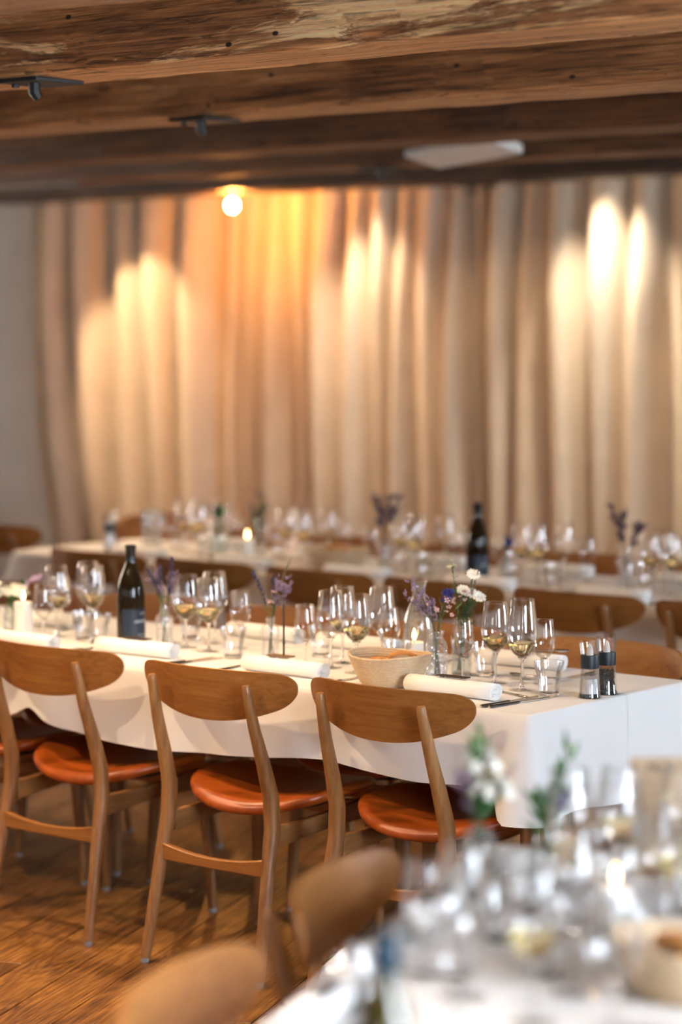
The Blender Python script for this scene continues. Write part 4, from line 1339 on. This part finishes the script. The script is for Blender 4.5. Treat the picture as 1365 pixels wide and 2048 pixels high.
for i, (x, y, rz) in enumerate([(-3.560, 4.752, -1), (-4.112, 4.757, -1), (-4.672, 4.775, 4), (-5.045, 4.690, 0)]):
    place('napkin', make_napkin, 'rolled white napkin on near side of middle table, ' + NAPW[i], (x, y, TZ), radians(rz), 'rolled napkins')
    if i in (0, 2):
        place('plate', make_nameplate, ['dark name plate on the rightmost napkin roll', '', 'dark name plate on the napkin roll before the dark bottle'][i],
              (x + .0, y + .004, TZ + .0465), radians(rz), 'dark wooden name plates')
for i, (x, y, rz) in enumerate([(-3.72, 5.265, 3), (-4.26, 5.245, 2), (-4.62, 5.255, -2), (-5.33, 5.05, 3)]):
    place('napkin', make_napkin, 'rolled white napkin on far side of middle table, ' + NAPW[i], (x, y, TZ), radians(rz), 'rolled napkins')
# upright wooden marker standing on the second napkin roll
t = thing('wooden_marker', 'thin upright wooden marker on the second napkin roll', 'marker', (-4.130, 4.762, TZ + .0475))
g = G(); r = random.Random(4)
vs = []
for k in range(17):
    x_ = -.036 + .072 * k / 16
    vs.append((x_, -.014 + r.uniform(-.003, .003)))
for k in range(17):
    x_ = .036 - .072 * k / 16
    vs.append((x_, .014 + r.uniform(-.003, .003)))
n = len(vs)
g.add([(a, b, -.001) for a, b in vs] + [(a, b, .0025) for a, b in vs], [tuple(range(n - 1, -1, -1)), tuple(range(n, 2 * n))] + [(i, (i + 1) % n, n + (i + 1) % n, n + i) for i in range(n)])
part('base', g.mesh('base', 'cut_wood', False), t)
g = G(); pr = [(-.004, .0025), (.004, .0025), (.0036, .130), (.0005, .143), (-.004, .136)]
ux, uy = VD.x, VD.y
g.add([(a * ux + s * .0026 * uy + .010, a * uy - s * .0026 * ux, z) for s in (-1, 1) for a, z in pr],
      [(0, 1, 2, 3, 4), (9, 8, 7, 6, 5)] + [(i, 5 + i, 5 + (i + 1) % 5, (i + 1) % 5) for i in range(5)])
part('upright', g.mesh('upright', 'dark_wood', False), t)
# cutlery
KN = [(-3.392, 4.762, -2, 'table knife right of the rightmost napkin, left one'), (-3.366, 4.768, -5, 'table knife right of the rightmost napkin, outer one'),
      (-3.925, 4.765, 3, 'table knife beside the bread basket, right of second napkin'), (-4.480, 4.770, -2, 'table knife right of the third napkin'), (-4.456, 4.770, -4, 'outer table knife right of the third napkin'),
      (-4.870, 4.765, -3, 'table knife right of the leftmost napkin'), (-3.50, 5.23, 178, 'table knife on far side beside the mills'), (-3.475, 5.225, 174, 'second table knife on far side beside the mills')]
for x, y, a, lb in KN: place('knife', make_knife, lb, (x, y, TZ), radians(a), 'steel table knives')
for x, y, a, lb in [(-3.768, 4.885, 20, 'table fork with tines beside the cut-glass vase'), (-4.300, 4.800, 4, 'table fork left of the second napkin'), (-4.860, 4.800, 12, 'table fork left of the third napkin'), (-3.92, 5.235, 186, 'table fork on the far side behind square vase')]:
    place('fork', make_fork, lb, (x, y, TZ), radians(a), 'steel table forks')
for x, y, a, lb, dz in [(-3.715, 4.935, 60, 'teaspoon lying before the cut-glass vase', 0), (-3.465, 4.860, 75, 'teaspoon lying between napkin and front white wine', 0), (-3.645, 5.27, -60, 'teaspoon on the far napkin behind the tumbler', .0465), (-3.585, 5.135, 95, 'spoon lying behind the rightmost wine glasses', 0)]:
    place('spoon', make_spoon, lb, (x, y, TZ + dz), radians(a), 'steel teaspoons')
fit_mill(mill(-3.282, 4.945, 'salt', radians(-15), 'clear salt mill with black band at the table end'))
fit_mill(mill(-3.282, 5.020, 'pepper', radians(-25), 'clear pepper mill with black band behind the salt mill'))
bottle(-4.842, 4.927, 'dark wine bottle with navy label on middle table', rz=radians(18))
basket(-3.795, 4.800, 0, 'round coiled cane bread basket on middle table', 1.0, .92, 1.03)
bread(-3.768, 4.823, TZ + .060, radians(40), 'pale slice of bread poking out of the middle basket', .9, .55)
bread(-3.813, 4.815, TZ + .052, radians(20), 'brown crusty slice lying in the middle basket', 1.0, 1.2)
candle(-3.965, 5.120, .062, .026, 'short lit white candle before the glass carafe')
candle(-5.219, 4.860, .100, .0265, 'tall lit white candle at the left edge of middle table')
# carafe
t = thing('glass_carafe', 'glass carafe of water behind the short candle', 'carafe', (-4.015, 5.205, TZ))
part('body', G().lathe([(.038, .001), (.0425, .005), (.0435, .03), (.0430, .085), (.0400, .110), (.0330, .135), (.0245, .155), (.0190, .170), (.0175, .182), (.0180, .198), (.0205, .212), (.0222, .217)], 36).mesh('body', 'glass_jar', True, 0), t)
part('base', G().lathe([(.001, .0006), (.037, .001), (.039, .006), (.001, .008)], 28).mesh('base', 'glass_solid', True, 50), t)
part('water', G().lathe([(.001, .0085), (.038, .009), (.0418, .03), (.0412, .085), (.0385, .108), (.0340, .126), (.001, .1262)], 32).mesh('water', 'glass_thin', True, 50), t)

vx, vy = -3.768, 4.960
_, mo = diamond_vase(vx, vy, 'diamond-cut glass bud vase right of the bread basket')
sprig('limonium', vx, vy, mo, (-.062, .120, .0), 'mauve sea lavender sprig leaning left over the carafe', 1)
sprig('limonium', vx, vy, mo, (-.082, .085, .01), 'lower mauve sea lavender sprig leaning far left', 2)
sprig('limonium', vx, vy, mo, (-.008, .075, -.01), 'short mauve sprig upright in the diamond-cut vase', 5)
sprig('wax', vx, vy, mo, (-.006, .062, -.01), 'pink waxflower sprig low in the diamond-cut vase', 3)
sprig('wax', vx, vy, mo, (.028, .075, -.005), 'pink waxflower sprig on right of the diamond-cut vase', 4)
sprig('delph', vx, vy, mo, (.034, .108, .0), 'deep blue flower head above the diamond-cut vase', 5)
vx, vy = -3.755, 5.052
_, mo = square_vase(vx, vy, 'square clear glass vase with white flowers')
for i, (tp, kd, lb) in enumerate([((.028, .105, 0), 'daisy', 'white daisy head in the middle of the square vase'), ((.045, .098, -.01), 'daisy', 'white daisy facing right above the square vase'),
                                  ((.005, .112, .01), 'daisy', 'white daisy leaning left above the square vase'), ((.030, .155, .0), 'daisy', 'tall white flower above the square vase'), ((-.026, .185, .0), 'cream', 'cream blossom sprig tallest on left of square vase'),
                                  ((.045, .170, .0), 'grass', 'tall thin grass ear left of the back bottle'), ((.030, .160, .01), 'grass', 'thin grass ear in front of the back bottle'), ((.060, .11, .0), 'grass', 'grass ear leaning right from the square vase'),
                                  ((-.008, .075, .0), 'wax', 'small pink sprig low in the square vase'), ((.012, .09, .0), 'bush', 'green leafy stem filling the square vase')]):
    sprig(kd, vx, vy, mo, tp, lb, 10 + i)
vx, vy = -4.350, 4.972
_, mo = ribbed_vase(vx, vy, 'ribbed glass bud vase with lavender before the marker')
for i, (tp, kd, lb) in enumerate([((-.048, .125, 0), 'lavender', 'dark blue lavender spike leaning left from ribbed vase'), ((.008, .110, .0), 'lavender', 'dark blue lavender spike upright in ribbed vase'),
                                  ((.030, .100, -.01), 'limonium', 'pale mauve sprig on right of the ribbed vase'), ((.050, .080, .0), 'limonium', 'pale mauve sprig leaning far right from ribbed vase'), ((.050, .150, .02), 'grass', 'thin grass ear rising right from ribbed vase'),
                                  ((.012, .06, .0), 'wax', 'small pink sprig low in the ribbed vase')]):
    sprig(kd, vx, vy, mo, tp, lb, 30 + i)
vx, vy = -4.728, 4.945
_, mo = ribbed_vase(vx, vy, 'ribbed glass bud vase beside the dark wine bottle', 1.03)
for i, (tp, kd, lb) in enumerate([((-.045, .105, 0), 'lavender', 'lavender spike leaning toward the dark wine bottle'), ((-.010, .115, .0), 'lavender', 'lavender spike upright beside the dark wine bottle'),
                                  ((.025, .140, -.01), 'lavender', 'tallest lavender spike beside the dark wine bottle'), ((-.03, .075, .0), 'limonium', 'mauve sprig low beside the dark wine bottle'), ((.02, .09, .0), 'limonium', 'mauve sprig right of the dark wine bottle')]):
    sprig(kd, vx, vy, mo, tp, lb, 40 + i)
vx, vy = -5.31, 4.905
_, mo = jar_vase(vx, vy, 'small glass jar behind the left lit candle', .032, .085)
for i, (tp, kd, lb) in enumerate([((.018, .030, -.01), 'cluster', 'white blossom cluster above the left lit candle'), ((-.03, .030, .0), 'cluster', 'white blossom cluster at the left frame edge'), ((.082, .085, .0), 'spike', 'pink flower spike leaning right above the left candle')]):
    sprig(kd, vx, vy, mo, tp, lb, 50 + i)

# ------------------------------------------------------------------ back table
BX = [-3.85, -4.40, -4.95, -5.50, -6.05, -6.60]
rb = random.Random(77)
for i, bx in enumerate(BX):
    w = ORD[i] + ' place pair from right, back table'
    j = lambda: rb.uniform(-.018, .018)
    put_glass('wine', bx + .10 + j(), BF + .33 + j(), 'large glass of white wine, near side, ' + w, 'back')
    put_glass('wine_low', bx - .017 + j(), BF + .375 + j(), 'large glass of white wine, middle, ' + w, 'back')
    put_glass('big', bx - .007 + j(), BF + .48 + j(), 'large empty wine glass, far side, ' + w, 'back')
    put_glass('big', bx + .085 + j(), BF + .50 + j(), 'second large empty wine glass, far side, ' + w, 'back')
    put_glass('small', bx - .105 + j(), BF + .34 + j(), 'small empty wine glass, near side, ' + w, 'back')
    put_glass('small', bx + .19 + j(), BF + .47 + j(), 'small empty wine glass, far side, ' + w, 'back')
    put_tumbler(bx + .205 + j(), BF + .275 + j(), 'water tumbler, near side, ' + w, 'back')
    put_tumbler(bx - .13 + j(), BF + .50 + j(), 'water tumbler, far side, ' + w, 'back')
    place('napkin', make_napkin, 'rolled white napkin, near side, ' + w, (bx + (.02 if i else -.05), BF + .085, TZ), radians(rb.uniform(-3, 3)), 'rolled napkins')
    place('napkin', make_napkin, 'rolled white napkin, far side, ' + w, (bx - .02, BB - .085, TZ), radians(rb.uniform(-3, 3)), 'rolled napkins')
    place('knife', make_knife, 'table knife, near side, ' + w, (bx + .205, BF + .13, TZ), radians(rb.uniform(-4, 4)), 'steel table knives')
    place('fork', make_fork, 'table fork, near side, ' + w, (bx - .215, BF + .14, TZ), radians(rb.uniform(-4, 4)), 'steel table forks')
bottle(-5.02, 6.845, 'dark wine bottle with label on back table', rz=radians(18))
basket(-5.665, 6.850, radians(5), 'coiled cane bread basket on back table', 1.05, .9, 1.15)
bread(-5.66, 6.86, TZ + .072, radians(30), 'slice of bread in the back basket', 1.0, .8)
candle(-6.105, 6.845, .095, .0265, 'lit white candle on back table beside the green jar')
vx, vy = -4.435, 6.905
_, mo = ribbed_vase(vx, vy, 'glass bud vase with dried flowers, right on back table', 1.2)
for i, (tp, lb) in enumerate([((-.050, .155, 0), 'dark dried sprig leaning left, right vase of back table'), ((-.005, .135, .0), 'dark dried sprig upright, right vase of back table'), ((.04, .095, .0), 'dark dried sprig leaning right, right vase of back table')]):
    sprig('seed', vx, vy, mo, tp, lb, 60 + i)
vx, vy = -5.500, 6.925
_, mo = ribbed_vase(vx, vy, 'glass bud vase with tall dried flowers behind back basket', 1.15)
for i, (tp, lb) in enumerate([((-.03, .165, 0), 'dark dried sprig leaning left over the back basket'), ((.02, .150, .0), 'dark dried sprig upright, centre of back table'), ((.05, .14, .0), 'dark dried sprig leaning right, centre of back table'), ((-.005, .125, .0), 'short dark dried sprig, centre of back table')]):
    sprig('seed', vx, vy, mo, tp, lb, 65 + i)
vx, vy = -6.235, 6.830
_, mo = jar_vase(vx, vy, 'tall greenish glass jar on back table', .039, .160)
for i, (tp, lb) in enumerate([((-.035, .055, 0), 'dark blue spike leaning left from greenish jar'), ((-.01, .06, .0), 'dark blue spike upright in greenish jar')]):
    sprig('lavender', vx, vy, mo, tp, lb, 70 + i)
sprig('leaf', vx, vy, mo, (.02, .05, 0), 'leafy stem in the greenish jar', 73)
vx, vy = -6.285, 7.115
_, mo = jar_vase(vx, vy, 'glass jar with green leafy stems and pink tops', .030, .09)
for i, (tp, lb) in enumerate([((-.03, .10, 0), 'green leafy stem leaning left, pink tops, back table'), ((.005, .15, .0), 'tall green leafy stem with pink tops, back table'), ((.03, .11, .0), 'green leafy stem leaning right, pink tops, back table'), ((.0, .07, .0), 'short green leafy stem with pink tops, back table')]):
    sprig('bush', vx, vy, mo, tp, lb, 80 + i)
vx, vy = -4.955, 6.925
_, mo = ribbed_vase(vx, vy, 'small bud vase right of the back wine bottle', .9)
sprig('lavender', vx, vy, mo, (.0, .065, 0), 'dark blue spike right of the back wine bottle', 90)
sprig('delph', vx, vy, mo, (.012, .050, 0), 'dark blue flower head right of the back wine bottle', 91)
fit_mill(mill(-6.93, 6.93, 'salt', .3, 'salt mill at the left end of back table'))
fit_mill(mill(-6.99, 7.00, 'pepper', .3, 'pepper mill at the left end of back table'))
t = thing('glass_cylinder', 'tall clear glass cylinder near left end of back table', 'vase', (-6.955, 7.20, TZ))
part('body', G().lathe([(.036, .001), (.038, .005), (.038, .15)], 28).mesh('body', 'glass_jar', True, 60), t)
part('base', G().lathe([(.001, .0006), (.035, .001), (.037, .006), (.001, .008)], 24).mesh('base', 'glass_solid', True, 50), t)
part('water', G().lathe([(.001, .009), (.035, .0095), (.035, .06), (.001, .061)], 24).mesh('water', 'glass_thin', True, 50), t)

# ------------------------------------------------------------------ front table (far out of focus)
FT = [('big', (1125, 1815), 'large empty wine glass behind the front leafy vase'), ('wine', (1195, 1832), 'glass of white wine left of the menu card')]
def C(l, w):      # along the table from its far corner, across from its left edge
    p = CO + CLd * l + CWd * w
    return p.x, p.y
for k, l, w, lb in [('big', .25, .235, 'empty wine glass on front table, behind the green stems'), ('wine', .21, .31, 'white wine glass on front table, left of the menu card'),
                    ('big', .15, .40, 'empty wine glass on front table, before the menu card'), ('wine', .17, .50, 'white wine glass on front table, cut by right edge'),
                    ('wine', .60, .60, 'white wine glass on front table beside the basket'), ('small', .60, .39, 'small empty glass on front table, lower middle'),
                    ('big', .58, .50, 'empty wine glass on front table, lowest in frame'), ('small', .38, .40, 'small empty glass on front table behind the candle'),
                    ('wine', .46, .45, 'white wine glass on front table beside the candle'), ('big', .80, .36, 'empty wine glass on front table below the frame'),
                    ('big', .86, .22, 'empty wine glass on front table, lower left of the jar'), ('wine', .95, .34, 'white wine glass on front table at the bottom edge'),
                    ('small', .78, .14, 'small empty glass on front table by the lower napkin'), ('big', 1.02, .46, 'empty wine glass on front table below the basket'),
                    ('small', 1.05, .26, 'small empty glass on front table under the bottom edge'), ('wine', .40, .27, 'white wine glass on front table left of the candle'),
                    ('big', .33, .33, 'empty wine glass on front table behind the candle'), ('small', .28, .53, 'small empty glass on front table behind the basket'),
                    ('small', .50, .30, 'small empty glass on front table near left flowers')]:
    x, y = C(l, w); put_glass(k, x, y, lb, 'front')
for l, w, lb in [(.36, .19, 'water tumbler on front table, left of the flowers'), (.57, .42, 'water tumbler on front table beside the basket'), (.30, .44, 'water tumbler on front table behind the candle'),
                 (.55, .20, 'water tumbler on front table near left edge'), (.72, .30, 'water tumbler on front table near bottom edge'), (.98, .60, 'water tumbler on front table below the basket'), (.95, .12, 'water tumbler on front table by the lower napkin')]:
    x, y = C(l, w); put_tumbler(x, y, lb, 'front')
for i, (l, w, a, lb) in enumerate([(.10, .16, 0, 'rolled napkin at far end of front table'), (.50, .075, 90, 'rolled napkin on left edge of front table, upper'), (1.05, .075, 90, 'rolled napkin on left edge of front table, lower'), (.25, .62, 90, 'rolled napkin at right side of front table')]):
    x, y = C(l, w)
    place('napkin', make_napkin, lb, (x, y, TZ), CR + radians(a), 'rolled napkins')
    if i in (1, 2):
        x, y = C(l - .02, w + .004)
        place('plate', make_nameplate, ['', 'dark name plate on the upper napkin of front table', 'dark name plate on the lower napkin of front table'][i], (x, y, TZ + .0465), CR + radians(90), 'dark wooden name plates')
for l, w, lb in [(.72, .10, 'table knife on left edge of front table'), (.30, .11, 'table fork side knife on front table far left')]:
    x, y = C(l, w); place('knife', make_knife, lb, (x, y, TZ), CR - pi / 2, 'steel table knives')
x, y = C(.78, .10); place('fork', make_fork, 'table fork on left edge of front table', (x, y, TZ), CR - pi / 2, 'steel table forks')
x, y = C(1.62, .335); bottle(x, y, 'greenish wine bottle with teal capsule on front table', True)
x, y = C(.76, .52)
b = basket(x, y, CR, 'blurred cane bread basket on front table', 1.0, .9, 1.05)
bread(x - .02, y + .01, TZ + .062, .3, 'slice of bread in the front basket', 1.0, .9)
bread(x + .025, y - .01, TZ + .060, 1.0, 'second slice of bread in the front basket', 1.0, 1.0)
x, y = C(.52, .372); candle(x - .01, y + .0, .085, .026, 'lit white candle on the blurred front table')
x, y = C(.30, .10)
_, mo = jar_vase(x, y, 'clear bud vase with pale flowers on front table', .028, .115)
for i, (tp, kd, lb) in enumerate([((.0, .10, 0), 'cluster', 'pale blossom cluster leaning up, left vase of front table'), ((.02, .06, -.02), 'cluster', 'pale blossom cluster low, left vase of front table'), ((.0, .165, 0), 'leaf', 'tall thin leafy stem, left vase of front table'), ((-.02, .08, 0), 'limonium', 'mauve sprig in left vase of front table')]):
    sprig(kd, x, y, mo, tp, lb, 100 + i)
x, y = C(.22, .19)
_, mo = jar_vase(x, y, 'clear glass jar with green leaves on front table', .030, .085)
for i, (tp, kd, lb) in enumerate([((.0, .05, 0), 'leaf', 'short green leafy stem in front table jar'), ((.01, .07, 0), 'leaf', 'green leafy stem upright in front table jar'), ((-.015, .06, 0), 'leaf', 'green leafy stem leaning left in front table jar'), ((.04, .15, 0), 'leaf', 'tall leafy stem leaning right in front table jar'), ((.03, .08, 0), 'delph', 'dark flower head in front table jar')]):
    sprig(kd, x, y, mo, tp, lb, 110 + i)
# menu card
x, y = C(.053, .345)
t = thing('menu_card', 'upright brown menu card at far end of front table', 'menu', (x, y, TZ), radians(39.5))
bevel(part('card', G().box((0, 0, .1000), (.100, .0016, .200)).mesh('card', 'kraft', False), t), .0004)
part('stand', G().box((0, .0, .006), (.06, .022, .012)).mesh('stand', 'cut_wood', False), t)
cu = bpy.data.curves.new('menu_text', 'FONT'); cu.body = 'Menu'; cu.size = .022; cu.shear = .35; cu.align_x = 'CENTER'; cu.extrude = .0002
tmp = bpy.data.objects.new('menu_text_source', cu); COL.objects.link(tmp)
bpy.context.view_layer.update()
me = bpy.data.meshes.new_from_object(tmp.evaluated_get(bpy.context.evaluated_depsgraph_get()))
bpy.data.objects.remove(tmp)
me.materials.clear(); me.materials.append(M['ink'])
part('lettering', me, t, loc=(0, -.0011, .175), rot=(pi / 2, 0, 0))
g = G(); rr = random.Random(8)
